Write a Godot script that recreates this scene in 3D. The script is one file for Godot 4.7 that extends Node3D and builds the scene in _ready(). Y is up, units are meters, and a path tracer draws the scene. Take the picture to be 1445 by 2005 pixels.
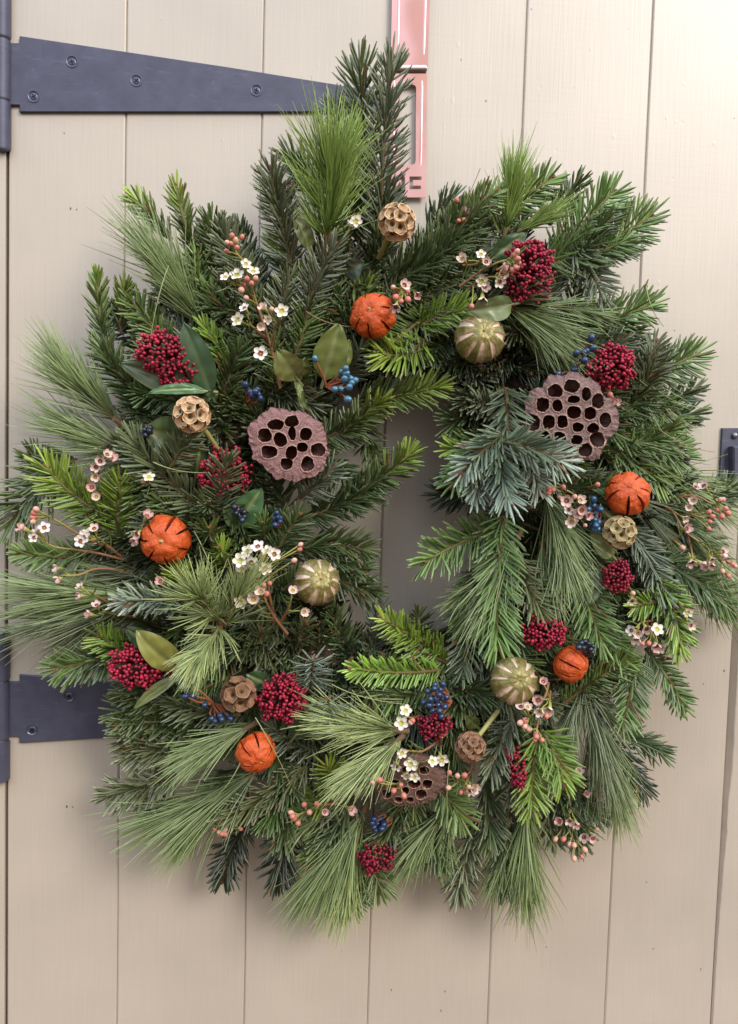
extends Node3D
# A winter wreath of fir, pine, dried fruit, seed pods and berries hanging on a painted plank door.

const EYE := Vector3(-0.07985, 0.04455, 0.72002)
const FOCAL := 1646.08
const TILT := Vector3(-0.0630372, -0.0944305, 0.0287625)
var view := Basis.from_euler(TILT)
var rng := RandomNumberGenerator.new()
var M := {}
var taken := {}
var shared := {}

# ------------------------------------------------------------------ mesh buffers
var V := PackedVector3Array()
var N := PackedVector3Array()
var C := PackedColorArray()
var U := PackedVector2Array()
var I := PackedInt32Array()

func begin() -> void:
	V = PackedVector3Array(); N = PackedVector3Array(); C = PackedColorArray(); U = PackedVector2Array(); I = PackedInt32Array()

func made() -> ArrayMesh:
	var a := []
	a.resize(Mesh.ARRAY_MAX)
	a[Mesh.ARRAY_VERTEX] = V
	a[Mesh.ARRAY_NORMAL] = N
	a[Mesh.ARRAY_COLOR] = C
	if U.size() == V.size():
		a[Mesh.ARRAY_TEX_UV] = U
	a[Mesh.ARRAY_INDEX] = I
	var m := ArrayMesh.new()
	m.add_surface_from_arrays(Mesh.PRIMITIVE_TRIANGLES, a)
	return m

func numbered(called: String, parent: Node) -> String:
	var key := str(parent.get_instance_id()) + called
	var n: int = taken.get(key, 0)
	taken[key] = n + 1
	return called if n == 0 else "%s_%03d" % [called, n]

func put(called: String, m: Mesh, mat: Material, parent: Node, kind := "", label := "") -> MeshInstance3D:
	var o := MeshInstance3D.new()
	o.name = numbered(called, parent)
	o.mesh = m
	o.material_override = mat
	if kind: o.set_meta("kind", kind)
	if label: o.set_meta("label", label)
	parent.add_child(o, true)
	return o

func close(called: String, mat: Material, parent: Node, kind := "", label := "") -> MeshInstance3D:
	return put(called, made(), mat, parent, kind, label)

func base(called: String, parent: Node, label := "", category := "", group := "") -> Node3D:
	var o := Node3D.new()
	o.name = numbered(called, parent)
	if label: o.set_meta("label", label)
	if category: o.set_meta("category", category)
	if group: o.set_meta("group", group)
	parent.add_child(o, true)
	return o

# ------------------------------------------------------------------ survey: sight line through a picture point, met h metres in front of the door
func at(px: float, py: float, h: float) -> Vector3:
	var ray := view * Vector3((px - 722.5) / FOCAL, -(py - 1002.5) / FOCAL, -1.0)
	return EYE + ray * ((h - EYE.z) / ray.z)

func span(px: float, h: float) -> float:
	return px * (EYE.z - h) / FOCAL

func perp(d: Vector3, hint: Vector3) -> Vector3:
	var u := hint - d * d.dot(hint)
	if u.length_squared() < 1e-8:
		u = Vector3.UP - d * d.dot(Vector3.UP)
	return u.normalized()

func smooth_from(first_v: int, first_i: int) -> void:
	for i in range(first_v, V.size()):
		N[i] = Vector3.ZERO
	for k in range(first_i, I.size(), 3):
		var a := I[k]; var b := I[k + 1]; var c := I[k + 2]
		var n := (V[c] - V[a]).cross(V[b] - V[a])
		N[a] += n; N[b] += n; N[c] += n
	for i in range(first_v, V.size()):
		N[i] = N[i].normalized() if N[i].length_squared() > 1e-24 else Vector3.BACK

func vert(p: Vector3, n: Vector3, c: Color) -> void:
	V.append(p); N.append(n); C.append(c)

func quad(a: int, b: int, c: int, d: int) -> void:   # a b c d counter-clockwise seen from outside
	I.append(a); I.append(c); I.append(b)
	I.append(a); I.append(d); I.append(c)

func tri(a: int, b: int, c: int) -> void:
	I.append(a); I.append(c); I.append(b)

func flat(a: Vector3, b: Vector3, c: Vector3, out: Vector3, col: Color) -> void:
	var n := (b - a).cross(c - a)
	if n.length_squared() < 1e-22: return
	n = n.normalized()
	if n.dot(out) < 0.0:
		n = -n
		var t := b; b = c; c = t
	var k := V.size()
	vert(a, n, col); vert(b, n, col); vert(c, n, col)
	tri(k, k + 1, k + 2)

func tube(path: Array, radii: Array, cols: Array, sides := 6) -> void:
	var first := V.size()
	var s := Vector3.ZERO
	for i in path.size():
		var d: Vector3 = (path[mini(i + 1, path.size() - 1)] - path[maxi(i - 1, 0)]).normalized()
		s = perp(d, s if s != Vector3.ZERO else Vector3(0.31, 0.2, 0.9))
		var u := d.cross(s)
		for k in sides:
			var w := TAU * k / sides
			var n := s * cos(w) + u * sin(w)
			vert(path[i] + n * radii[i], n, cols[i])
	for i in path.size() - 1:
		for k in sides:
			var a := first + i * sides + k
			var b := first + i * sides + (k + 1) % sides
			quad(a, b, b + sides, a + sides)
	for e in 2:
		var i0: int = first if e == 0 else first + (path.size() - 1) * sides
		var d: Vector3 = (path[0] - path[1]).normalized() if e == 0 else (path[-1] - path[-2]).normalized()
		vert(path[0 if e == 0 else -1] + d * radii[0 if e == 0 else -1] * 0.4, d, cols[0 if e == 0 else -1])
		var c := V.size() - 1
		for k in sides:
			if e == 0: tri(c, i0 + (k + 1) % sides, i0 + k)
			else: tri(c, i0 + k, i0 + (k + 1) % sides)

func ball(o: Vector3, bs: Basis, col: Color, tip: Color, nu := 10, nv := 6) -> void:   # ellipsoid; bs columns are its half axes, y the pole
	var first := V.size()
	var inv := bs.inverse().transposed()
	for j in nv + 1:
		var t := PI * j / nv
		for i in nu:
			var p := TAU * i / nu
			var q := Vector3(sin(t) * cos(p), cos(t), sin(t) * sin(p))
			vert(o + bs * q, (inv * q).normalized(), tip if j == 0 else col)
	for j in nv:
		for i in nu:
			var a := first + j * nu + i
			var b := first + j * nu + (i + 1) % nu
			quad(a, b, b + nu, a + nu)

func ball_shape(called: String, r: float, tall: float, col: Color, tip: Color, nu: int, nv: int) -> ArrayMesh:
	if not shared.has(called):
		begin()
		ball(Vector3.ZERO, Basis.from_scale(Vector3(r, r * tall, r)), col, tip, nu, nv)
		shared[called] = made()
	return shared[called]

func aim(d: Vector3, roll := 0.0) -> Basis:    # y axis along d
	var y := d.normalized()
	var x := perp(y, Vector3(0.9, 0.1, 0.2))
	return Basis(x, y, x.cross(y)) * Basis(Vector3.UP, roll)

func plate(poly: PackedVector2Array, z0: float, z1: float, bev: float, col: Color) -> void:
	if Geometry2D.is_polygon_clockwise(poly):
		poly.reverse()
	var n := poly.size()
	var top := PackedVector2Array()
	for i in n:
		var e0 := (poly[i] - poly[(i + n - 1) % n]).normalized()
		var e1 := (poly[(i + 1) % n] - poly[i]).normalized()
		var n0 := Vector2(-e0.y, e0.x)
		var n1 := Vector2(-e1.y, e1.x)
		top.append(poly[i] + (n0 + n1) / maxf(0.3, 1.0 + n0.dot(n1)) * bev)
	var ix := Geometry2D.triangulate_polygon(top)
	for k in range(0, ix.size(), 3):
		var a := top[ix[k]]; var b := top[ix[k + 1]]; var c := top[ix[k + 2]]
		flat(Vector3(a.x, a.y, z1), Vector3(b.x, b.y, z1), Vector3(c.x, c.y, z1), Vector3.BACK, col)
	for i in n:
		var j := (i + 1) % n
		var e := (poly[j] - poly[i]).normalized()
		var out := Vector3(e.y, -e.x, 0.3)
		var a := Vector3(poly[i].x, poly[i].y, z0); var b := Vector3(poly[j].x, poly[j].y, z0)
		var c := Vector3(poly[j].x, poly[j].y, z1 - bev); var d := Vector3(poly[i].x, poly[i].y, z1 - bev)
		flat(a, b, c, out, col); flat(a, c, d, out, col)
		var g := Vector3(top[j].x, top[j].y, z1); var h := Vector3(top[i].x, top[i].y, z1)
		flat(d, c, g, out, col); flat(d, g, h, out, col)

func flat_px(list: Array, h: float) -> PackedVector2Array:
	var out := PackedVector2Array()
	for q in list:
		var p := at(q[0], q[1], h)
		out.append(Vector2(p.x, p.y))
	return out

# ------------------------------------------------------------------ materials
func mat(called: String, rough: float, spec := 0.5, metal := 0.0) -> StandardMaterial3D:
	var m := StandardMaterial3D.new()
	m.resource_name = called
	m.vertex_color_use_as_albedo = true
	m.roughness = rough
	m.metallic_specular = spec
	m.metallic = metal
	M[called] = m
	return m

func noise(freq: float, oct: int, sd: int, kind := FastNoiseLite.TYPE_SIMPLEX_SMOOTH) -> FastNoiseLite:
	var f := FastNoiseLite.new()
	f.noise_type = kind
	f.frequency = freq
	f.seed = sd
	f.fractal_type = FastNoiseLite.FRACTAL_FBM
	f.fractal_octaves = oct
	return f

func noise_map(freq: float, oct: int, sd: int, size := 256, kind := FastNoiseLite.TYPE_SIMPLEX_SMOOTH) -> NoiseTexture2D:
	var t := NoiseTexture2D.new()
	t.width = size
	t.height = size
	t.seamless = true
	t.noise = noise(freq, oct, sd, kind)
	return t

func grain(m: StandardMaterial3D, t: Texture2D, per_metre: float, depth_cm: float) -> void:
	m.uv1_triplanar = true
	m.uv1_scale = Vector3.ONE * per_metre
	m.heightmap_enabled = true
	m.heightmap_texture = t
	m.heightmap_scale = depth_cm

func materials() -> void:
	mat("needle", 0.33, 0.6)
	mat("pine needle", 0.36, 0.55)
	mat("bark", 0.75, 0.35)
	mat("leaf", 0.34, 0.5)
	mat("petal", 0.6, 0.35)
	M["petal"].backlight_enabled = true
	M["petal"].backlight = Color(0.3, 0.3, 0.3)
	mat("bud", 0.45, 0.45)
	mat("red berry", 0.45, 0.45)
	mat("blue berry", 0.3, 0.6, 0.25)
	mat("moss", 0.95, 0.2)
	grain(M["moss"], noise_map(0.05, 4, 5), 9.0, 0.8)
	grain(mat("orange peel", 0.5, 0.5), noise_map(0.2, 2, 8), 26.0, 0.05)
	grain(mat("green peel", 0.4, 0.5, 0.3), noise_map(0.06, 2, 9), 16.0, 0.012)
	grain(mat("lotus", 0.72, 0.35), noise_map(0.05, 4, 11), 10.0, 0.03)
	mat("paper", 0.75, 0.3)
	M["paper"].backlight_enabled = true
	M["paper"].backlight = Color(0.25, 0.22, 0.18)
	grain(mat("iron", 0.5, 0.5, 0.25), noise_map(0.02, 5, 21, 512), 7.0, 0.012)
	var side := 512
	var worn := Image.create(side, side, false, Image.FORMAT_RGB8)
	var wn := noise(0.012, 4, 71)
	var scuff := noise(0.02, 3, 72)
	for y in side:
		for x in side:
			var v := 1.0 + wn.get_noise_2d(x, y) * 0.22 + maxf(0.0, scuff.get_noise_2d(x * 0.4, y * 3.0) - 0.35) * 0.7
			worn.set_pixel(x, y, Color(0.076 * v, 0.077 * v, 0.116 * v).linear_to_srgb())
	rng.seed = 33
	for k in 34:
		var cx := rng.randi_range(6, side - 7)
		var cy := rng.randi_range(6, side - 7)
		for j in rng.randi_range(2, 9):
			cx = clampi(cx + rng.randi_range(-2, 2), 1, side - 2)
			cy = clampi(cy + rng.randi_range(-2, 3), 1, side - 2)
			worn.set_pixel(cx, cy, [Color(0.55, 0.53, 0.55), Color(0.45, 0.43, 0.46), Color(0.4, 0.3, 0.26)][k % 3])
	M["iron"].albedo_texture = ImageTexture.create_from_image(worn)
	mat("screw", 0.35, 0.5, 0.7)
	var copper := mat("copper", 0.4, 0.5, 1.0)
	grain(copper, noise_map(0.006, 2, 31), 6.0, 0.06)
	mat("steel", 0.3, 0.5, 0.9)
	mat("dark", 0.9, 0.2)
	# door paint: one square of the door is 0.5 m; brushed up and down, a faint weave across, a few drips and pits
	var n := 1024
	var fine := noise(0.05, 3, 41)
	var wide := noise(0.004, 3, 42)
	var weave := noise(0.02, 2, 43)
	var bytes := PackedByteArray(); bytes.resize(n * n)
	var tone := PackedByteArray(); tone.resize(n * n)
	for y in n:
		var ca := cos(TAU * y / n)
		var sa := sin(TAU * y / n)
		for x in n:
			var s := fine.get_noise_3d(x * 4.0, ca * 20.0, sa * 20.0)
			var w := weave.get_noise_3d(x * 0.5, ca * 1466.0, sa * 1466.0)
			var b := wide.get_noise_3d(x, ca * 163.0, sa * 163.0)
			bytes[y * n + x] = clampi(int(118.0 + s * 30.0 + w * 9.0 + b * 22.0), 0, 255)
			tone[y * n + x] = clampi(int(246.0 + b * 9.0 + s * 4.0 + w * 1.0), 0, 255)
	rng.seed = 77
	for k in 150:
		var cx := rng.randi_range(8, n - 9); var cy := rng.randi_range(12, n - 13)
		var r := rng.randf_range(1.2, 3.2)
		var tall := rng.randf_range(1.0, 2.4)
		var dark := k % 6 == 0
		for dy in range(-8, 9):
			for dx in range(-4, 5):
				var q := sqrt(dx * dx + dy * dy / (tall * tall)) / (r if not dark else 1.1)
				if q < 1.0:
					var i := (cy + dy) * n + cx + dx
					bytes[i] = clampi(int(bytes[i] + (70.0 if k % 3 else -70.0) * (1.0 - q * q)), 0, 255)
					if dark: tone[i] = 110
	var bump := Image.create_from_data(n, n, false, Image.FORMAT_L8, bytes)
	var shade := Image.create_from_data(n, n, false, Image.FORMAT_L8, tone)
	shade.convert(Image.FORMAT_RGB8)
	var paint := mat("door paint", 0.46, 0.7)
	paint.albedo_color = Color(0.52, 0.441, 0.357).linear_to_srgb()
	paint.albedo_texture = ImageTexture.create_from_image(shade)
	paint.heightmap_enabled = true
	paint.heightmap_texture = ImageTexture.create_from_image(bump)
	paint.heightmap_scale = 0.045
	paint.clearcoat_enabled = true
	paint.clearcoat = 1.0
	paint.clearcoat_roughness = 0.42

# ------------------------------------------------------------------ needles and sprigs
const RING_T := [0.0, 0.16, 0.78, 1.0]
const RING_W := [0.45, 0.92, 1.0, 0.42]

func needle(p: Vector3, d: Vector3, up: Vector3, length: float, w: float, curve: Vector3, top: Color, under: Color, tip: Color) -> void:
	var side := d.cross(up).normalized()
	var nl := (up * 0.62 - side * 0.78)
	var nr := (up * 0.62 + side * 0.78)
	var f := V.size()
	for k in 4:
		var t: float = RING_T[k]
		var q := p + d * (length * t) + curve * (length * t * t)
		var hw: float = w * 0.5 * RING_W[k]
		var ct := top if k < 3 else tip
		V.append(q - side * hw); V.append(q + side * hw); V.append(q - up * (hw * 0.7))
		N.append(nl); N.append(nr); N.append(-up)
		C.append(ct); C.append(ct); C.append(under)
		if k:
			var a := f + k * 3
			quad(a - 3, a - 2, a + 1, a)
			quad(a - 2, a - 1, a + 2, a + 1)
			quad(a - 1, a - 3, a, a + 2)
	tri(f + 9, f + 10, f + 11)

func fibre(p: Vector3, d: Vector3, length: float, w: float, curve: Vector3, c0: Color, c1: Color) -> void:
	var up := perp(d, Vector3(rng.randf_range(-1, 1), rng.randf_range(-1, 1), 1.2))
	var side := d.cross(up)
	var f := V.size()
	for k in 5:
		var t := k * 0.25
		var q := p + d * (length * t) + curve * (length * t * t)
		var hw := w * 0.5 * (1.0 - 0.75 * t * t * t)
		var c := c0.lerp(c1, t)
		V.append(q - side * hw + up * (hw * 0.5)); V.append(q + side * hw + up * (hw * 0.5)); V.append(q - up * hw)
		N.append((up - side).normalized()); N.append((up + side).normalized()); N.append(-up)
		C.append(c); C.append(c); C.append(c)
		if k:
			var a := f + k * 3
			quad(a - 3, a - 2, a + 1, a)
			quad(a - 2, a - 1, a + 2, a + 1)
			quad(a - 1, a - 3, a, a + 2)
	tri(f + 12, f + 13, f + 14)

# upper side, under side, colour of the young tip
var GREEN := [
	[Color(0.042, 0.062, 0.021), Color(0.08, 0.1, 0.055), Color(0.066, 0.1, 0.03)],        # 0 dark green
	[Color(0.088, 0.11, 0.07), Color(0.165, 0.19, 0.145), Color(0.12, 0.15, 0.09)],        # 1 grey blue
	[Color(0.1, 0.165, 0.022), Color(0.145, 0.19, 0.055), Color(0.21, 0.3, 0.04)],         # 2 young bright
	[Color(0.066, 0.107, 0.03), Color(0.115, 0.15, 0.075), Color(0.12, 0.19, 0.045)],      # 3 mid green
	[Color(0.017, 0.025, 0.013), Color(0.03, 0.04, 0.026), Color(0.023, 0.034, 0.017)],    # 4 near black; among the inner sprigs it paints in shade
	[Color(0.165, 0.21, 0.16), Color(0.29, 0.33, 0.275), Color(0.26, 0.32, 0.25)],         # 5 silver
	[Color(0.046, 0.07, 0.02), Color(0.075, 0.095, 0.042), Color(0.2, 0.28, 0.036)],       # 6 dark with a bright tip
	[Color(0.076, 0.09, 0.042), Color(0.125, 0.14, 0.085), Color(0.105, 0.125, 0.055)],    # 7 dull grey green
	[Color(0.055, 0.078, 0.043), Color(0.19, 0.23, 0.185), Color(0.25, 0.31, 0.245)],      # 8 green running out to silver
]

func sprig_path(p0: Vector3, p2: Vector3, bend: float, arch: float) -> Array:
	var d := p2 - p0
	var mid := (p0 + p2) * 0.5 + Vector3(-d.y, d.x, 0).normalized() * (d.length() * bend) + Vector3(0, 0, arch * d.length())
	var out := []
	for k in 13:
		var t := k / 12.0
		out.append(p0.lerp(mid, t).lerp(mid.lerp(p2, t), t))
	return out

func fir(parent: Node, style: String, p0: Vector3, p2: Vector3, bend: float, long: float, pal: int, roll := 0.0, thin := 1.0, glow := 1.42) -> void:
	var o := base("fir_sprig", parent)
	if p0.distance_to(p2) > long * 2.2:      # the last needles reach past the end of the twig
		p2 = p2.move_toward(p0, long * 0.28)
	var path := sprig_path(p0, p2, bend, rng.randf_range(0.0, 0.07))
	var rad := []
	var cols := []
	var bark := Color(0.13, 0.07, 0.035) if rng.randf() < 0.6 else Color(0.12, 0.1, 0.04)
	var young := Color(0.2, 0.17, 0.06) if pal in [2, 6, 3] else Color(0.14, 0.09, 0.05)
	for k in 13:
		rad.append(lerpf(0.0019, 0.0009, k / 12.0))
		cols.append(bark.lerp(young, k / 12.0))
	begin()
	tube(path, rad, cols, 6)
	var d_end: Vector3 = (path[12] - path[11]).normalized()
	for k in 3:
		var off := (d_end + Vector3(rng.randf_range(-1, 1), rng.randf_range(-1, 1), rng.randf_range(-1, 1)) * (0.0 if k == 0 else 0.9)).normalized()
		ball(path[12] + off * 0.002, aim(off) * Basis.from_scale(Vector3(0.0011, 0.0021, 0.0011)), Color(0.22, 0.09, 0.05), Color(0.3, 0.14, 0.07), 6, 4)
	close("stem", M["bark"], o)
	begin()
	var whole: float = p0.distance_to(p2)
	var count := int(whole / 0.00072 * thin) + 14
	var g: Array = GREEN[pal]
	var tint := glow * rng.randf_range(0.82, 1.2)  # glow scales the colour itself, painting lit sprigs against darker depths
	var warm := rng.randf_range(-0.08, 0.08)
	var width := 0.0019 if style == "c" else 0.0017
	for k in count:
		var t := (k + rng.randf()) / count
		var f := t * 12.0
		var i := mini(int(f), 11)
		var p: Vector3 = path[i].lerp(path[i + 1], f - i)
		var d: Vector3 = (path[i + 1] - path[i]).normalized()
		var up := perp(d, Vector3(0.0, 0.08, 1.0)).rotated(d, roll)
		var s := d.cross(up)
		var sg := 1.0 if k % 2 else -1.0
		var lift := 0.0
		var open := 0.0
		var ln := long
		var curl := Vector3.ZERO
		if style == "c":
			lift = rng.randf_range(-0.3, 0.7)
			if k % 9 == 0 or (not pal in [2, 3, 5] and rng.randf() < 0.3): lift = rng.randf_range(0.7, 1.45)
			open = lerpf(1.12, 0.95, t)
			curl = d * rng.randf_range(0.05, 0.22) + up * rng.randf_range(-0.05, 0.12)
		elif style == "n":
			lift = rng.randf_range(-0.35, 1.45)
			open = 1.2
			curl = d * rng.randf_range(0.15, 0.35) + up * rng.randf_range(0.1, 0.3)
			ln *= 0.92
		else:
			lift = rng.randf_range(-1.5, 1.5)
			open = 0.8
			curl = d * rng.randf_range(0.1, 0.3)
		if t > 0.86:
			open *= lerpf(1.0, 0.28, (t - 0.86) / 0.14)
		ln *= rng.randf_range(0.8, 1.1) * lerpf(1.0, 0.72, smoothstep(0.75, 1.0, t)) * lerpf(0.8, 1.0, smoothstep(0.0, 0.1, t))
		open += rng.randf_range(-0.2, 0.2)
		if lift > 0.75: open = minf(open, 0.95)
		var ra := s * (sg * cos(lift)) + up * sin(lift)
		var nd := (d * cos(open) + ra * sin(open)).normalized()
		var flat_up := perp(nd, up + ra * 0.25 + s * rng.randf_range(-0.35, 0.35))
		var v := tint * rng.randf_range(0.66, 1.34)
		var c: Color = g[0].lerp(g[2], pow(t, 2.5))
		c = Color(c.r * v * (1.0 + warm), c.g * v, c.b * v * (1.0 - warm))
		var u: Color = g[1] * v
		var e := c.lerp(Color(0.42, 0.44, 0.26), 0.3 if pal != 4 else 0.05)  # pale needle end, a highlight painted into the colour
		var fate := rng.randf()
		if fate < 0.012:
			c = Color(0.16, 0.08, 0.03)
			e = c
		elif fate < 0.045: ln *= rng.randf_range(0.35, 0.7)
		elif fate < 0.12: nd = (nd + Vector3(rng.randf_range(-1, 1), rng.randf_range(-1, 1), rng.randf_range(-0.6, 1)) * 0.35).normalized()
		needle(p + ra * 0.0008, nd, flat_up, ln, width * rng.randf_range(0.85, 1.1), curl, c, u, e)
	close("needles", M["needle"], o, "stuff")

func pine(parent: Node, p0: Vector3, p2: Vector3, bend: float, spread: float, count: int, pal: int, sag := 0.0) -> void:
	var o := base("pine_sprig", parent)
	var path := sprig_path(p0, p0.lerp(p2, 0.56), bend, 0.02)
	var rad := []
	var cols := []
	for k in 13:
		rad.append(lerpf(0.0026, 0.0014, k / 12.0))
		cols.append(Color(0.15, 0.09, 0.05).lerp(Color(0.2, 0.15, 0.07), k / 12.0))
	begin()
	tube(path, rad, cols, 6)
	close("stem", M["bark"], o)
	begin()
	var whole := p0.distance_to(p2)
	var ca: Color = [Color(0.09, 0.15, 0.03), Color(0.06, 0.095, 0.03), Color(0.09, 0.135, 0.035), Color(0.05, 0.075, 0.034)][pal]
	var cb: Color = [Color(0.31, 0.43, 0.1), Color(0.31, 0.39, 0.16), Color(0.5, 0.57, 0.24), Color(0.24, 0.28, 0.14)][pal]
	for k in int(count * 0.85) / 5:
		var t := pow(rng.randf(), 0.9)
		var f := t * 12.0
		var i := mini(int(f), 11)
		var p: Vector3 = path[i].lerp(path[i + 1], f - i)
		var d: Vector3 = (path[i + 1] - path[i]).normalized()
		var az := rng.randf() * TAU
		var s := perp(d, Vector3(0, 0, 1))
		var ra := s * cos(az) + d.cross(s) * sin(az)
		var open := spread * 1.3 * pow(rng.randf(), 0.6) * lerpf(1.25, 0.75, t)
		var nd := (d * cos(open) + ra * sin(open)).normalized()
		var reach := whole * 0.53 * rng.randf_range(0.82, 1.12)
		var droop := Vector3(0, -sag, 0) + d * rng.randf_range(0.0, 0.25) + ra * rng.randf_range(-0.25, 0.1)
		if p.z + (nd.z + droop.z) * reach < 0.006:
			nd.z = maxf(nd.z, (0.008 - p.z) / reach)
			droop.z = maxf(droop.z, 0.0)
		var mix := rng.randf()
		for q in 5:
			var jit := Vector3(rng.randf_range(-1, 1), rng.randf_range(-1, 1), rng.randf_range(-1, 1)) * 0.13
			var v := rng.randf_range(0.45, 1.4)
			var c := ca.lerp(cb, mix * 0.6) * v
			fibre(p, (nd + jit).normalized(), reach * rng.randf_range(0.8, 1.08), 0.0009, droop + jit * 1.2, c * 0.9, c.lerp(cb * 1.25, 0.6))  # ends lightened and bases darkened, painting highlights along the needles
	close("needles", M["pine needle"], o, "stuff")

# ------------------------------------------------------------------ dried fruit
func fruit(parent: Node, called: String, label: String, px: float, py: float, h: float, r_px: float, ax: float, ay: float, green: bool, sd: int) -> void:
	rng.seed = sd
	var o := base(called, parent, label)
	var c := at(px, py, h)
	var r := span(r_px, h)
	var toward := (EYE - c).normalized()
	var ex := perp(toward, view.x)
	var ey := toward.cross(ex)
	var fx := (ax - px) / r_px
	var fy := -(ay - py) / r_px
	var pole := (ex * fx + ey * fy + toward * sqrt(maxf(0.02, 1.0 - fx * fx - fy * fy))).normalized()
	var bs := aim(pole, rng.randf() * TAU)
	var nu := 250
	var nv := 90
	var bump := noise(2.2, 3, sd)
	var cuts := []
	var many := 9 if green else 7
	for k in many:
		cuts.append([TAU * (k + rng.randf_range(-0.16, 0.16)) / many, rng.randf_range(0.38, 0.55) if green else rng.randf_range(0.4, 0.85), rng.randf_range(2.3, 2.65), rng.randf_range(0.6, 1.3) * (0.125 if green else 0.07)])
	begin()
	for j in nv + 1:
		var th := PI * j / nv
		for i in nu:
			var ph := TAU * i / nu
			var q := Vector3(sin(th) * cos(ph), cos(th) * 0.9, sin(th) * sin(ph))
			var k := 1.0 + bump.get_noise_3dv(q * 0.6) * (0.05 if green else 0.09)
			k -= 0.1 * exp(-th * th * 14.0)
			var lobe := 0.0
			var deep := 0.0
			var lip := 0.0
			for cut in cuts:
				var da := absf(wrapf(ph - cut[0], -PI, PI))
				var m: float = (th - cut[1]) / (cut[2] - cut[1])
				if m > 0.0 and m < 1.0:
					var half: float = cut[3] * pow(sin(PI * pow(m, 0.62 if green else 0.75)), 0.7) / maxf(sin(th), 0.35) * (0.85 if green else 0.75)
					var e := da / maxf(half, 0.001)
					if e < 1.0: deep = maxf(deep, smoothstep(1.0, 0.55, e))
					elif e < 2.2: lip = maxf(lip, 1.0 - (e - 1.0) / 1.2)
				if da < 0.4: lobe = maxf(lobe, (1.0 - da / 0.4) * sin(th))
			k -= lobe * 0.045
			k += lip * 0.025
			k -= deep * (0.045 if green else 0.5)
			var v := 1.0 + bump.get_noise_3dv(q * 9.0 + Vector3(9, 3, 1)) * 0.35
			if not green:
				k += rng.randf_range(-0.006, 0.006)
				v *= rng.randf_range(0.7, 1.3)
			var skin := Color(0.5, 0.062, 0.01).lerp(Color(0.6, 0.1, 0.012), clampf(0.5 + bump.get_noise_3dv(q * 1.3), 0, 1)) * v * (1.0 - lip * 0.25)
			if green:
				skin = Color(0.165, 0.142, 0.04).lerp(Color(0.25, 0.2, 0.066), clampf(bump.get_noise_3dv(q * 1.2) + 0.4, 0, 1)) * v
				if rng.randf() < 0.012: skin = Color(0.62, 0.5, 0.24)
				skin = skin.lerp(Color(0.78, 0.6, 0.44), smoothstep(0.7, 1.0, lip) * 0.8)
			var inner := Color(0.8, 0.6, 0.45) * (1.0 + 0.15 * bump.get_noise_3dv(q * 8.0)) if green else Color(0.2, 0.035, 0.01)
			vert(c + bs * (q * (k * r)), Vector3.UP, skin.lerp(inner, smoothstep(0.05, 0.4, deep)))
	for j in nv:
		for i in nu:
			var a := j * nu + i
			var b := j * nu + (i + 1) % nu
			quad(a, b, b + nu, a + nu)
	smooth_from(0, 0)
	close("peel", M["green peel" if green else "orange peel"], o)
	begin()
	var tp := c + pole * (r * 0.9 * 0.9)
	var tan_c := Color(0.42, 0.3, 0.12)
	var pts := []
	for i in 10:
		var w := TAU * i / 10.0
		var rr := r * (0.13 if i % 2 else 0.085)
		pts.append(tp + bs * Vector3(cos(w) * rr, -r * 0.02, sin(w) * rr))
	for i in 10:
		flat(tp + pole * (r * 0.07), pts[i], pts[(i + 1) % 10], pole, tan_c)
		flat(tp - pole * (r * 0.1), pts[i], pts[(i + 1) % 10], pts[i] - tp - pole * 0.001, tan_c * 0.7)
	ball(tp + pole * r * 0.05, aim(pole) * Basis.from_scale(Vector3.ONE * r * 0.045), Color(0.3, 0.17, 0.06), Color(0.2, 0.1, 0.04), 8, 6)
	close("stem_button", M["bark"], o)

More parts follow.
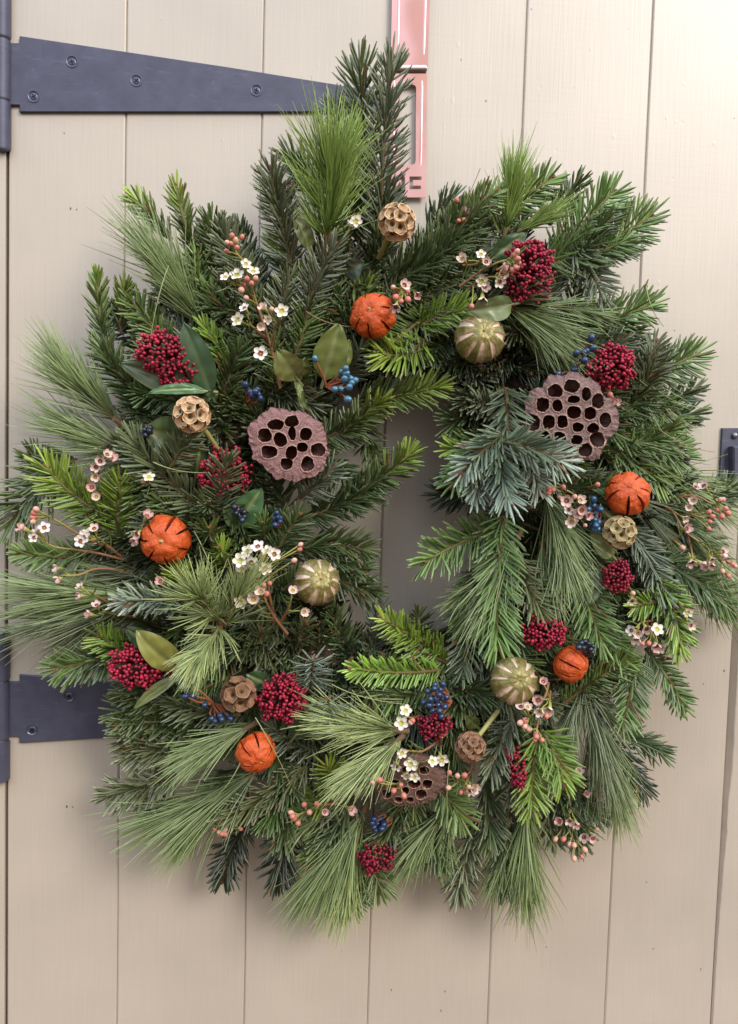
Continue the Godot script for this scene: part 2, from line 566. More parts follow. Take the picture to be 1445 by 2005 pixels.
# ------------------------------------------------------------------ lotus seed pods
func lotus(parent: Node, label: String, px: float, py: float, h: float, rx: float, ry: float, lean: float, sx: float, sy: float, holes: Array, tone: Color, sd: int, tilt := 0.0) -> void:
	rng.seed = sd
	var o := base("lotus_pod", parent, label)
	var c := at(px, py, h)
	var toward := (EYE - c).normalized()
	var ex := perp(toward, view.x)
	var ey := toward.cross(ex)
	var nrm := (toward * cos(lean) - ey * sin(lean)).normalized()
	var ey2 := nrm.cross(ex)
	var k := span(1.0, h)
	var st := 1.0 / cos(lean)
	var edge := noise(0.9, 3, sd)
	var mott := noise(0.16, 4, sd + 1)
	var seg := 300
	var rings := 110
	begin()
	for j in rings + 1:
		var f := float(j) / rings
		for i in seg:
			var w := TAU * i / seg
			var rim := 1.0 + edge.get_noise_2d(cos(w) * 1.6, sin(w) * 1.6) * 0.16 + edge.get_noise_2d(cos(w) * 9.0, sin(w) * 9.0) * 0.035
			var rad := 1.0 / sqrt(pow(cos(w - tilt) / rx, 2.0) + pow(sin(w - tilt) / ry, 2.0))
			var lx := cos(w) * rad * f * rim
			var ly := sin(w) * rad * f * rim
			var near := 99.0
			for hole in holes:
				var hx: float = (lx - (hole[0] - sx) / 2.89)
				var hy: float = (ly + (hole[1] - sy) / 2.89)
				var q := pow(pow(absf(hx) / (hole[2] / 2.89), 2.2) + pow(absf(hy) / (hole[3] / 2.89), 2.2), 1.0 / 2.2)
				q += mott.get_noise_2d(hx * 0.3 + hole[0], hy * 0.3 + hole[1]) * 0.22
				near = minf(near, q)
			var z := 3.0 * cos(f * 1.4) + mott.get_noise_2d(lx * 0.5, ly * 0.5) * 1.2
			z += (edge.get_noise_2d(cos(w) * 7.0 + f, sin(w) * 7.0) * 4.0 - 3.0) * smoothstep(0.78, 1.0, f)
			var m := mott.get_noise_2d(lx * 2.0 + 50.0, ly * 2.0)
			var col := tone.lerp(tone * 1.6, clampf(0.4 + m * 1.3, 0, 1))
			col = col.lerp(tone * 0.5, smoothstep(0.15, 0.5, -m))
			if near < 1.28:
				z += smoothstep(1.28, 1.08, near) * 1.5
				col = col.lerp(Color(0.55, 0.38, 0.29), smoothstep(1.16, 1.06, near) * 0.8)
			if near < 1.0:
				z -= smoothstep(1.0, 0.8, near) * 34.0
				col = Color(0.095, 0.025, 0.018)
			vert(c + ex * (lx * k) + ey2 * (ly * k * st) + nrm * (z * k), Vector3.UP, col)
	for j in rings:
		for i in seg:
			var a := j * seg + i
			var b := j * seg + (i + 1) % seg
			quad(b, a, a + seg, b + seg)
	smooth_from(0, 0)
	close("face", M["lotus"], o)
	begin()
	var back := 9
	for j in back + 1:
		var f := float(j) / back
		for i in seg:
			var w := TAU * i / seg
			var rim := 1.0 + edge.get_noise_2d(cos(w) * 1.6, sin(w) * 1.6) * 0.16 + edge.get_noise_2d(cos(w) * 9.0, sin(w) * 9.0) * 0.035
			var s := lerpf(1.0, 0.12, pow(f, 0.8)) * rim
			if j == 1: s = rim * 1.02
			var z := -f * rx * 0.95 - (3.0 if j else 3.5) + (edge.get_noise_2d(cos(w) * 7.0 + 1.0, sin(w) * 7.0) * 6.0) * (1.0 - f)
			var rad := 1.0 / sqrt(pow(cos(w - tilt) / rx, 2.0) + pow(sin(w - tilt) / ry, 2.0))
			vert(c + ex * (cos(w) * rad * s * k) + ey2 * (sin(w) * rad * s * k * st) + nrm * (z * k), Vector3.UP, tone * 0.8 * (1.0 + 0.4 * edge.get_noise_2d(w * 9.0, f)))
	for j in back:
		for i in seg:
			var a := j * seg + i
			var b := j * seg + (i + 1) % seg
			quad(b, a, a + seg, b + seg)
	smooth_from(0, 0)
	close("cup", M["lotus"], o)

# ------------------------------------------------------------------ scabiosa seed heads
func cup_shape(kind: int) -> ArrayMesh:
	var key := "cup%d" % kind
	if shared.has(key): return shared[key]
	begin()
	var n := 56
	var rr := [0.0, 0.24, 0.36, 0.44, 0.64, 0.86, 1.0]
	var zz := [-0.22, -0.2, -0.16, 0.0, 0.22, 0.4, 0.48]
	var tan_c: Color = [Color(0.7, 0.49, 0.3), Color(0.33, 0.19, 0.11), Color(0.52, 0.41, 0.22)][kind]
	var rib: Color = [Color(0.34, 0.2, 0.11), Color(0.17, 0.085, 0.05), Color(0.26, 0.18, 0.09)][kind]
	var eye: Color = [Color(0.26, 0.22, 0.09), Color(0.2, 0.13, 0.05), Color(0.27, 0.27, 0.09)][kind]
	for j in 7:
		for i in n:
			var w := TAU * i / n
			var odd := i % 2
			var r: float = rr[j] * (1.0 + (0.09 if odd and j == 6 else 0.0)) * (1.0 + (0.05 * sin(w * 5.0) if j > 3 else 0.0))
			var z: float = zz[j] + (0.03 if odd and j > 3 else 0.0)
			var c := eye if j < 3 else (rib if odd else tan_c)
			if j == 3: c = tan_c
			if j == 6: c = tan_c * 1.15
			vert(Vector3(cos(w) * r, z, sin(w) * r), Vector3.UP, c)
	for j in 6:
		for i in n:
			var a := j * n + i
			var b := j * n + (i + 1) % n
			quad(a, b, b + n, a + n)
	smooth_from(0, 0)
	for k in 5:
		var w := TAU * k / 5.0
		tube([Vector3(0, -0.1, 0), Vector3(cos(w) * 0.15, 0.0, sin(w) * 0.15), Vector3(cos(w) * 0.34, 0.08, sin(w) * 0.34)], [0.06, 0.05, 0.012], [Color(0.03, 0.02, 0.03), Color(0.05, 0.03, 0.04), Color(0.05, 0.03, 0.04)], 5)
	shared[key] = made()
	return shared[key]

func scabiosa(parent: Node, label: String, px: float, py: float, h: float, r_px: float, kind: int, count: int, stalk: Array, sd: int) -> void:
	rng.seed = sd
	var o := base("scabiosa_seed_head", parent, label)
	var c := at(px, py, h)
	var r := span(r_px, h) * 0.92
	begin()
	ball(c, Basis.from_scale(Vector3.ONE * r * 0.6), Color(0.3, 0.2, 0.11), Color(0.3, 0.2, 0.11), 18, 12)
	close("core", M["bark"], o)
	var turn := Basis.from_euler(Vector3(rng.randf() * TAU, rng.randf() * TAU, rng.randf() * TAU))
	var toward := (EYE - c).normalized()
	var size := r * sqrt(4.0 / count) * 0.96
	for k in count:
		var y := 1.0 - 2.0 * (k + 0.5) / count
		var w := k * 2.399963
		var d := turn * Vector3(sqrt(1.0 - y * y) * cos(w), y, sqrt(1.0 - y * y) * sin(w))
		if d.dot(toward) < -0.45: continue
		var q := put("papery_cup", cup_shape(kind), M["paper"], o)
		q.transform = Transform3D(aim(d, rng.randf() * TAU).scaled_local(Vector3(size, size * rng.randf_range(0.85, 1.1), size)), c + d * (r * 0.74))
	if stalk.size():
		begin()
		var e := at(stalk[0], stalk[1], stalk[2])
		var m := (c + e) * 0.5 + Vector3(0, 0.002, 0.003)
		var g := Color(0.33, 0.3, 0.1)
		tube([c, m, e], [0.0019, 0.0019, 0.002], [g, g, g * 0.8], 8)
		close("stalk", M["bud"], o)

# ------------------------------------------------------------------ berries
func skimmia(parent: Node, label: String, px: float, py: float, h: float, rx: float, ry: float, turn: float, count: int, dark: float, sd: int) -> void:
	rng.seed = sd
	var o := base("skimmia_cluster", parent, label)
	var c := at(px, py, h)
	var k := span(1.0, h)
	var deep := (rx + ry) * 0.5
	var root := c + Vector3(0, -0.004, -deep * k * 1.1)
	var spots := []
	count = int(count * 1.8)
	var lump := noise(0.9, 2, sd)
	var tries := 0
	var gap := 5.6
	while spots.size() < count and tries < count * 60:
		tries += 1
		var y := rng.randf_range(-0.25, 1.0)
		var w := rng.randf() * TAU
		var s := sqrt(1.0 - y * y) if y < 1.0 else 0.0
		var f := rng.randf_range(0.78, 1.04) * (1.0 + 0.35 * lump.get_noise_2d(cos(w) * 2.0, sin(w) * 2.0))
		var q := Vector2(cos(w) * s * rx * f, sin(w) * s * ry * f).rotated(turn)
		var p := Vector3(q.x, q.y, y * deep * f * 0.75)
		var ok := true
		for e in spots:
			if e.distance_squared_to(p) < gap * gap:
				ok = false
				break
		if ok: spots.append(p)
	begin()
	var stems := []
	for p in spots:
		var v := rng.randf_range(0.5, 1.3)
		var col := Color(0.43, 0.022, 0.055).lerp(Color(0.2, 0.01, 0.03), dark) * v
		var r := k * rng.randf_range(2.8, 3.8)
		var d: Vector3 = (c + p * k - root).normalized()
		ball(c + p * k, aim(d) * Basis.from_scale(Vector3(r, r * 1.08, r)), col, Color(0.12, 0.02, 0.03), 9, 6)
	close("berries", M["red berry"], o, "stuff")
	begin()
	var sc := Color(0.13, 0.02, 0.03)
	var forks := []
	for i in 11:
		var p: Vector3 = spots[rng.randi() % spots.size()]
		var f := root.lerp(c + p * k, 0.55)
		forks.append(f)
		tube([root, root.lerp(f, 0.5) + Vector3(0, 0.001, 0), f], [0.0011, 0.0009, 0.0007], [sc, sc, sc], 5)
	for p in spots:
		var q: Vector3 = c + p * k
		var best: Vector3 = forks[0]
		for f in forks:
			if f.distance_squared_to(q) < best.distance_squared_to(q): best = f
		tube([best, best.lerp(q, 0.6) + (q - root) * 0.05, q], [0.0006, 0.0005, 0.0005], [sc, sc, sc], 4)
	close("stalks", M["bark"], o)

func viburnum(parent: Node, label: String, ox: float, oy: float, h: float, hub: Array, spots: Array, r_px: float, pale: int) -> void:
	var o := base("viburnum_berries", parent, label)
	var hp := at(ox + hub[0] / 2.89, oy + hub[1] / 2.89, h - 0.012)
	begin()
	var sc := Color(0.3, 0.1, 0.05)
	var where := []
	for s in spots:
		var p := at(ox + s[0] / 2.89, oy + s[1] / 2.89, h + rng.randf_range(-0.006, 0.006))
		where.append(p)
		tube([hp, hp.lerp(p, 0.5) + Vector3(rng.randf_range(-1, 1), rng.randf_range(-1, 1), -0.5) * 0.003, p], [0.0011, 0.0008, 0.0006], [sc, sc, sc * 1.1], 6)
	close("stalks", M["bark"], o)
	var tones := [[Color(0.035, 0.06, 0.14), Color(0.02, 0.03, 0.06)], [Color(0.075, 0.19, 0.28), Color(0.03, 0.06, 0.08)], [Color(0.02, 0.03, 0.05), Color(0.015, 0.015, 0.02)], [Color(0.03, 0.09, 0.17), Color(0.015, 0.03, 0.05)]]
	var t: Array = tones[pale]
	var m := ball_shape("berry%d" % pale, 1.0, 1.28, t[0], t[1], 14, 9)
	for p in where:
		var q := put("berry", m, M["blue berry"], o)
		var r := span(r_px, h) * rng.randf_range(0.9, 1.1)
		var d: Vector3 = (p - hp).normalized() + Vector3(rng.randf_range(-0.4, 0.4), rng.randf_range(-0.4, 0.4), 0.2)
		q.transform = Transform3D(aim(d, rng.randf() * TAU).scaled_local(Vector3.ONE * r), p)

# ------------------------------------------------------------------ broad leaves
func leaf(parent: Node, b: Array, t: Array, w_px: float, fold: float, arch: float, col: Color, rib: Color, roll := 0.0) -> void:
	var p0 := at(b[0], b[1], b[2] * 0.001)
	var p1 := at(t[0], t[1], t[2] * 0.001)
	var d := (p1 - p0).normalized()
	var up := perp(d, Vector3(0, 0, 1)).rotated(d, roll)
	var s := d.cross(up)
	var len := p0.distance_to(p1)
	var w := span(w_px, b[2] * 0.001) * 0.5
	begin()
	var nl := 18
	var nw := 9
	var vary := noise(0.35, 2, int(b[0]))
	for face in 2:
		var first := V.size()
		for i in nl + 1:
			var f := float(i) / nl
			var prof := pow(sin(PI * pow(clampf(f * 0.985 + 0.008, 0, 1), 0.85)), 0.72)
			for j in nw:
				var g := (j / float(nw - 1) - 0.5) * 2.0
				var e := s * (g * w * prof)
				var z := -absf(g) * w * fold * -1.0 * prof - (0.0006 if absf(g) < 0.05 else 0.0) + sin(f * PI) * len * arch + vary.get_noise_2d(f * 9.0, g * 3.0) * 0.0012
				var p := p0 + d * (len * f) + e + up * (z - face * 0.0005)
				var v := 1.0 + vary.get_noise_2d(f * 14.0 + 7.0, g * 5.0) * 0.25
				var vein := absf(fmod(f * 9.0 + absf(g) * -1.6 + 20.0, 1.0) - 0.5) < 0.07 and absf(g) > 0.05
				var c := col * v * (1.03 if vein else 1.0)
				if absf(g) < 0.05 and f < 0.93: c = rib
				if face: c = col.lerp(Color(0.2, 0.24, 0.14), 0.3)
				vert(p, Vector3.UP, c)
		for i in nl:
			for j in nw - 1:
				var a := first + i * nw + j
				if face == 0: quad(a, a + 1, a + nw + 1, a + nw)
				else: quad(a + 1, a, a + nw, a + nw + 1)
	smooth_from(0, 0)
	tube([p0 - d * 0.008 - up * 0.002, p0, p0 + d * 0.004], [0.0012, 0.0011, 0.0007], [rib, rib, rib], 6)
	close("broad_leaf", M["leaf"], parent)

# ------------------------------------------------------------------ waxflower
func flower_shape(kind: int) -> ArrayMesh:
	var key := "flower%d" % kind
	if shared.has(key): return shared[key]
	begin()
	var white: Color = [Color(0.86, 0.77, 0.71), Color(0.78, 0.58, 0.52), Color(0.84, 0.74, 0.63), Color(0.72, 0.47, 0.42), Color(0.8, 0.62, 0.55)][kind]
	var mid: Color = [Color(0.24, 0.06, 0.04), Color(0.2, 0.03, 0.03), Color(0.5, 0.48, 0.12), Color(0.3, 0.08, 0.06), Color(0.42, 0.26, 0.08)][kind]
	var open: float = [0.3, 0.62, 0.22, 0.95, 0.8][kind]
	for k in 5:
		var w := TAU * k / 5.0
		var d := Vector3(cos(w), 0, sin(w))
		var s := Vector3(-sin(w), 0, cos(w))
		var first := V.size()
		for i in 7:
			var f := i / 6.0
			var half := 0.39 * pow(sin(PI * (0.13 + 0.83 * f)), 0.6)
			for j in 5:
				var g := (j - 2) * 0.5
				var r := 0.3 + f * 0.72 * cos(open * f)
				var z := 0.1 + f * f * open * 0.75 + g * g * 0.13 + 0.02 * k
				vert(d * r + s * (g * half) + Vector3(0, z, 0), Vector3.UP, white.lerp(white * 0.8, 1.0 - f) if f > 0.15 else mid.lerp(white, 0.5))
		for i in 6:
			for j in 4:
				var a := first + i * 5 + j
				quad(a, a + 1, a + 6, a + 5)
	smooth_from(0, 0)
	# nectar cup and its ring
	var n := 14
	var first2 := V.size()
	var fi := I.size()
	var rr := [0.0, 0.2, 0.28, 0.36, 0.42, 0.36, 0.3, 0.16, 0.1]
	var zz := [0.06, 0.04, 0.1, 0.18, 0.1, -0.15, -0.5, -1.1, -1.5]
	var cc := [Color(0.4, 0.4, 0.1), mid, mid, mid * 1.3, Color(0.55, 0.45, 0.25), Color(0.42, 0.4, 0.14), Color(0.34, 0.36, 0.08), Color(0.3, 0.33, 0.07), Color(0.28, 0.28, 0.06)]
	for j in 9:
		for i in n:
			var w := TAU * i / n
			vert(Vector3(cos(w) * rr[j], zz[j], sin(w) * rr[j]), Vector3.UP, cc[j])
	for j in 8:
		for i in n:
			var a := first2 + j * n + i
			var b := first2 + j * n + (i + 1) % n
			quad(a, b, b + n, a + n)
	smooth_from(first2, fi)
	for i in 10:
		var w := TAU * (i + 0.3) / 10.0
		ball(Vector3(cos(w) * 0.33, 0.24, sin(w) * 0.33), Basis.from_scale(Vector3.ONE * 0.055), mid * 1.2, Color(0.5, 0.35, 0.2), 5, 4)
	shared[key] = made()
	return shared[key]

func waxflower(parent: Node, label: String, ox: float, oy: float, h: float, stems: Array, flowers: Array, buds: Array, tone := 0, sideways := true) -> void:
	rng.seed = int(ox * 3 + oy)
	var o := base("waxflower_sprig", parent, label)
	begin()
	var woody := Color(0.26, 0.12, 0.06)
	var fresh := Color(0.36, 0.33, 0.08)
	var marks := []
	for st in stems:
		var pts := []
		var rad := []
		var cols := []
		var n: int = st.size() / 2
		for i in n:
			pts.append(at(ox + st[i * 2] / 2.89, oy + st[i * 2 + 1] / 2.89, h - 0.022 * (1.0 - i / float(n - 1))))
		var fine := []
		for i in n - 1:
			for q in 4:
				var a: Vector3 = pts[maxi(i - 1, 0)]
				fine.append(pts[i].cubic_interpolate(pts[i + 1], a, pts[mini(i + 2, n - 1)], q / 4.0))
		fine.append(pts[-1])
		for i in fine.size():
			var f := i / float(fine.size() - 1)
			rad.append(lerpf(0.0013, 0.0006, f))
			cols.append(woody.lerp(fresh, smoothstep(0.35, 0.95, f)))
		tube(fine, rad, cols, 6)
		marks.append(fine)
		for i in range(1, fine.size() - 1):     # its few needle leaves
			if rng.randf() < 0.5:
				var d: Vector3 = (fine[i + 1] - fine[i]).normalized()
				var side := perp(d, Vector3(rng.randf_range(-1, 1), rng.randf_range(-1, 1), 0.4))
				var g := Color(0.12, 0.17, 0.05)
				tube([fine[i], fine[i] + (d + side) * 0.005, fine[i] + (d * 1.3 + side) * 0.009], [0.0005, 0.0006, 0.0002], [g, g, g], 5)
	var heads := []
	for e in 2:
		var list: Array = flowers if e == 0 else buds
		for i in range(0, list.size(), 2):
			var p := at(ox + list[i] / 2.89, oy + list[i + 1] / 2.89, h + rng.randf_range(-0.003, 0.007))
			var best: Vector3 = marks[0][0]
			var bd := 99.0
			for fine in marks:
				for q in fine.size():
					var back: int = maxi(0, q - 2)
					var dd: float = p.distance_to(fine[q])
					if dd < bd:
						bd = dd
						best = fine[back]
			var d: Vector3 = p - best
			if d.length() < 0.004: d = Vector3(0, 0, 0.006)
			heads.append([p, d.normalized(), e])
			var up: Vector3 = (d.normalized() * (1.1 if sideways else 0.7) + Vector3(0, 0, 0.3 if sideways else 0.6)).normalized()
			var tail := p - up * (0.0062 if e == 0 else 0.002)
			tube([best, best.lerp(tail, 0.55) + Vector3(0, 0, 0.002), tail], [0.0006, 0.0005, 0.0005], [woody.lerp(fresh, 0.6), fresh, fresh], 5)
	close("stem", M["bud"], o)
	var bud := ball_shape("bud", 1.0, 1.2, Color(0.58, 0.2, 0.15), Color(0.45, 0.1, 0.1), 10, 7)
	var bud2 := ball_shape("budpale", 1.0, 1.25, Color(0.68, 0.38, 0.28), Color(0.6, 0.25, 0.2), 10, 7)
	for q in heads:
		var up: Vector3 = (q[1] * (1.2 if sideways else 0.6) + Vector3(rng.randf_range(-0.5, 0.5), rng.randf_range(-0.5, 0.5), rng.randf_range(0.1, 0.5) if sideways else 0.65)).normalized()
		if q[2] == 0:
			var kind: int = rng.randi() % 5 if tone == 0 and sideways else [0, 2, 4, 2][rng.randi() % 4] if tone == 1 or not sideways else [1, 3, 4, 3][rng.randi() % 4]
			var f := put("flower", flower_shape(kind), M["petal"], o)
			f.transform = Transform3D(aim(up, rng.randf() * TAU).scaled_local(Vector3.ONE * (0.0048 if sideways else 0.005) * rng.randf_range(0.78, 1.12)), q[0])
		else:
			var f := put("bud", bud if rng.randf() < 0.6 else bud2, M["bud"], o)
			f.transform = Transform3D(aim(q[1], rng.randf() * TAU).scaled_local(Vector3.ONE * 0.0021 * rng.randf_range(0.8, 1.15)), q[0])

# ------------------------------------------------------------------ door and its iron
func plank(parent: Node, x0: float, x1: float, y0: float, y1: float) -> void:
	begin()
	var ch := 0.0014
	var prof := [Vector2(x0, -0.024), Vector2(x0, -ch * 0.95), Vector2(x0 + ch * 0.45, -ch * 0.35), Vector2(x0 + ch, 0.0), Vector2(x1 - ch, 0.0), Vector2(x1 - ch * 0.45, -ch * 0.35), Vector2(x1, -ch * 0.95), Vector2(x1, -0.024)]
	for k in prof.size() - 1:
		var a: Vector2 = prof[k]
		var b: Vector2 = prof[k + 1]
		var n := Vector3(-(b.y - a.y), b.x - a.x, 0)
		n = Vector3(-(b.y - a.y), 0, b.x - a.x).normalized()
		var f := V.size()
		for q in [[a, y0], [b, y0], [b, y1], [a, y1]]:
			vert(Vector3(q[0].x, q[1], q[0].y), n, Color.WHITE)
			U.append(Vector2((q[0].x - x0) * 2.0 + (x0 + 0.3124) * 1.15, q[1] * 2.0 + x0 * 11.3))
		quad(f, f + 1, f + 2, f + 3)
	close("plank", M["door paint"], parent)

func screw(parent: Node, px: float, py: float, z: float, turn: float) -> void:
	begin()
	var c := at(px, py, z)
	var rim := Color(0.1, 0.1, 0.14)
	var n := 24
	var rr := [0.0, 0.0022, 0.0029, 0.0034, 0.0041, 0.0046]
	var zz := [-0.0003, -0.0002, -0.0006, -0.0009, 0.0002, 0.00005]
	for j in 6:
		for i in n:
			var w := TAU * i / n
			vert(c + Vector3(cos(w) * rr[j], sin(w) * rr[j], zz[j] + 0.0006), Vector3.BACK, rim if j < 4 else Color(0.13, 0.13, 0.19))
	for j in 5:
		for i in n:
			quad(j * n + (i + 1) % n, j * n + i, (j + 1) * n + i, (j + 1) * n + (i + 1) % n)
	smooth_from(0, 0)
	for k in 2:
		var d := Vector2(cos(turn + k * PI / 2), sin(turn + k * PI / 2))
		var e := Vector2(-d.y, d.x)
		var o := Vector2(c.x, c.y)
		plate(PackedVector2Array([o - d * 0.0019 - e * 0.0004, o + d * 0.0019 - e * 0.0004, o + d * 0.0019 + e * 0.0004, o - d * 0.0019 + e * 0.0004]), z + 0.0002, z + 0.00052 + k * 0.00004, 0.00005, Color(0.012, 0.012, 0.018))
	close("screw", M["screw"], parent)

func knuckle(parent: Node, y0: float, y1: float, x: float, z: float, r: float) -> void:
	begin()
	var c := Color(1.1, 1.1, 1.15)
	tube([Vector3(x, y0, z), Vector3(x, y0 + 0.0012, z), Vector3(x, y1 - 0.0012, z), Vector3(x, y1, z)], [r * 0.93, r, r, r * 0.93], [c, c, c, c], 28)
	close("knuckle", M["iron"], parent)

func build_door() -> void:
	var door := base("door", self, "cream painted door of vertical tongue-and-groove planks", "door")
	var xs := [-0.3124, -0.22, -0.11, 0.0, 0.11, 0.22, 0.3228]
	for k in 6:
		plank(door, xs[k] + 0.00012, xs[k + 1] - 0.00012, -0.95, 0.9)
	begin()
	plate(PackedVector2Array([Vector2(-1.2, -0.95), Vector2(1.2, -0.95), Vector2(1.2, 0.9), Vector2(-1.2, 0.9)]), -0.04, -0.03, 0.0005, Color(0.05, 0.045, 0.04))
	close("added_gap_backing", M["dark"], door)  # added unseen dark board that keeps skylight out of the gaps
	# left post, right post with a worn edge
	var post := base("door_frame", self, "cream painted door frame post beside the iron hinge knuckles", "door frame")
	begin()
	plate(PackedVector2Array([Vector2(-1.2, -0.95), Vector2(-0.3143, -0.95), Vector2(-0.3143, 0.9), Vector2(-1.2, 0.9)]), -0.03, 0.0005, 0.0006, Color.WHITE)
	for p in V: U.append(Vector2(p.x * 2.0 + 1.2, p.y * 2.0))
	close("post", M["door paint"], post)
	var leafb := base("door_leaf", self, "cream painted edge of the next door leaf with a worn, chipped corner", "door leaf")
	begin()
	var rows := 400
	var wear := noise(9.0, 4, 51)
	for j in rows + 1:
		var y := lerpf(-0.95, 0.9, j / float(rows))
		var low := smoothstep(-0.42, -0.2, y)
		var cut := 0.0012 + low * 0.0042 * (1.0 + 0.5 * wear.get_noise_1d(y)) + 0.0009 * absf(wear.get_noise_1d(y * 7.0))
		for q in [Vector2(0.3235, -0.03), Vector2(0.3235, -cut * 1.8), Vector2(0.3235 + cut * 0.4, -cut * 0.9 + 0.0006 * wear.get_noise_1d(y * 11.0)), Vector2(0.3235 + cut * 0.95, -0.0002), Vector2(0.3235 + cut * 1.25, 0.0005), Vector2(1.2, 0.0005)]:
			vert(Vector3(q.x, y, q.y), Vector3.BACK, Color.WHITE)
			U.append(Vector2(q.x * 2.0 - 0.4, y * 2.0))
	for j in rows:
		for i in 5:
			var a := j * 6 + i
			quad(a, a + 1, a + 7, a + 6)
	smooth_from(0, 0)
	close("edge_board", M["door paint"], leafb)
	# strap hinges
	var iron := Color.WHITE
	var top := base("strap_hinge", door, "upper dark iron strap hinge with four crosshead screws, tapering under the hanger")
	begin()
	plate(flat_px([[17, 84], [38, 84], [38, 70], [445, 131], [775, 184], [782, 190], [782, 214], [775, 219], [38, 219], [38, 206], [17, 205]], 0.003), 0.0002, 0.0032, 0.0005, iron)
	close("strap", M["iron"], top)
	for s in [[141, 121, 0.3], [267, 158, 0.9], [66, 189, 0.5], [502, 177, 1.3]]:
		screw(top, s[0], s[1], 0.0032, s[2])
	var low := base("strap_hinge", door, "lower dark iron strap hinge half hidden behind the greenery")
	begin()
	plate(flat_px([[17, 1335], [38, 1335], [38, 1321], [640, 1369], [640, 1420], [38, 1455], [38, 1443], [17, 1442]], 0.003), 0.0002, 0.0032, 0.0005, iron)
	close("strap", M["iron"], low)
	for s in [[135, 1363, 0.2], [63, 1429, 0.8]]:
		screw(low, s[0], s[1], 0.0032, s[2])
	for q in [[top, 292, 199, 0.0], [top, 194, 79, 0.0], [top, 72, -60, 0.0], [low, 1528, 1451, 0.0], [low, 1446, 1336, 0.0], [low, 1331, 1240, 0.0]]:
		var pa := at(8, q[1], 0.004)
		var pb := at(8, q[2], 0.004)
		knuckle(q[0], pa.y, pb.y, -0.3165, 0.003, 0.0072)
	# latch at the right edge
	var latch := base("bolt_latch", door, "dark iron sliding bolt with a domed screw at the right edge of the door")
	begin()
	plate(flat_px([[1415, 838], [1500, 838], [1498, 950], [1409, 950]], 0.003), 0.0002, 0.0026, 0.0004, Color(1.2, 1.1, 0.95))
	close("back_plate", M["iron"], latch)
	begin()
	plate(flat_px([[1433, 874], [1500, 874], [1500, 940], [1433, 940]], 0.008), 0.0026, 0.011, 0.0012, Color(1.4, 1.3, 1.15))
	close("bolt", M["iron"], latch)
	begin()
	var c := at(1439, 853, 0.0035)
	ball(c, Basis.from_scale(Vector3(0.0028, 0.0028, 0.0022)), Color(0.25, 0.24, 0.26), Color(0.25, 0.24, 0.26), 14, 10)
	close("screw", M["screw"], latch)

func rib(parent: Node, x0: float, y0: float, x1: float, y1: float, z: float) -> void:
	begin()
	var a := at(x0, y0, z)
	var b := at(x1, y1, z)
	var c := Color(0.66, 0.39, 0.37)
	var path := []
	var rad := []
	var cols := []
	for k in 9:
		var t := k / 8.0
		path.append(a.lerp(b, t) - Vector3(0, 0, 0.0011))
		rad.append(0.0018 * (0.45 if k == 0 or k == 8 else 1.0))
		cols.append(c)
	tube(path, rad, cols, 12)
	close("pressed_rib", M["copper"], parent)

func csg_poly(list: Array, z0: float, depth: float, cut: bool, parent: Node, called: String) -> CSGPolygon3D:
	var g := CSGPolygon3D.new()
	g.name = called
	g.polygon = flat_px(list, 0.006)
	g.depth = depth
	g.position = Vector3(0, 0, z0 + depth)
	if cut:
		g.operation = CSGShape3D.OPERATION_SUBTRACTION
		g.position.z -= parent.position.z
	g.material = M["copper plain"]
	parent.add_child(g, true)
	return g

func build_hanger() -> void:
	var o := base("wreath_hanger", self, "pinkish copper over-door hanger strip with a hinge pin and cut-out slots", "wreath hanger")
	var m := mat("copper plain", 0.17, 0.5, 1.0)
	m.vertex_color_use_as_albedo = false
	m.albedo_color = Color(0.68, 0.375, 0.345).linear_to_srgb()
	grain(m, noise_map(0.006, 2, 31), 8.0, 0.16)
	var up := csg_poly([[770, -120], [846, -120], [837.5, 128], [765, 128]], 0.0042, 0.0012, false, o, "upper_strip")
	var low := csg_poly([[764, 142], [836.5, 142], [833.5, 386], [761, 386]], 0.0042, 0.0012, false, o, "lower_strip")
	var round := []
	var cs := [[788, 165 + 7], [815 - 7, 165 + 7], [814 - 7, 322 - 7], [787, 322 - 7]]
	for k in 4:
		for q in 6:
			var w := PI + (k + q / 5.0) * PI / 2.0
			round.append([cs[k][0] + 7.0 * cos(w), cs[k][1] + 7.0 * sin(w)])
	csg_poly(round, 0.003, 0.004, true, low, "window_cut")
	csg_poly([[802, 345], [825, 345], [826, 348.5], [825, 352], [809, 352], [809, 363], [824, 363], [825, 366.5], [824, 370], [802, 370]], 0.003, 0.004, true, low, "slot_cut")
	csg_poly([[793, 345], [770, 345], [769, 348.5], [770, 352], [786, 352], [786, 363], [770, 363], [769, 366.5], [770, 370], [793, 370]], 0.003, 0.004, true, low, "slot_cut_001")
	rib(o, 783, -110, 779, 96, 0.0054)
	rib(o, 836, -110, 829.5, 116, 0.0054)
	rib(o, 826.5, 150, 823.5, 332, 0.0054)
	rib(o, 772, 150, 770, 332, 0.0054)
	begin()
	var c := Color(0.55, 0.5, 0.48)
	var xs := [766, 780, 781, 819, 820, 834]
	for k in 3:
		tube([at(xs[k * 2], 135, 0.0058), at(xs[k * 2 + 1], 135, 0.0058)], [0.0031, 0.0031], [c, c], 16)
	close("hinge_barrel", M["steel"], o)

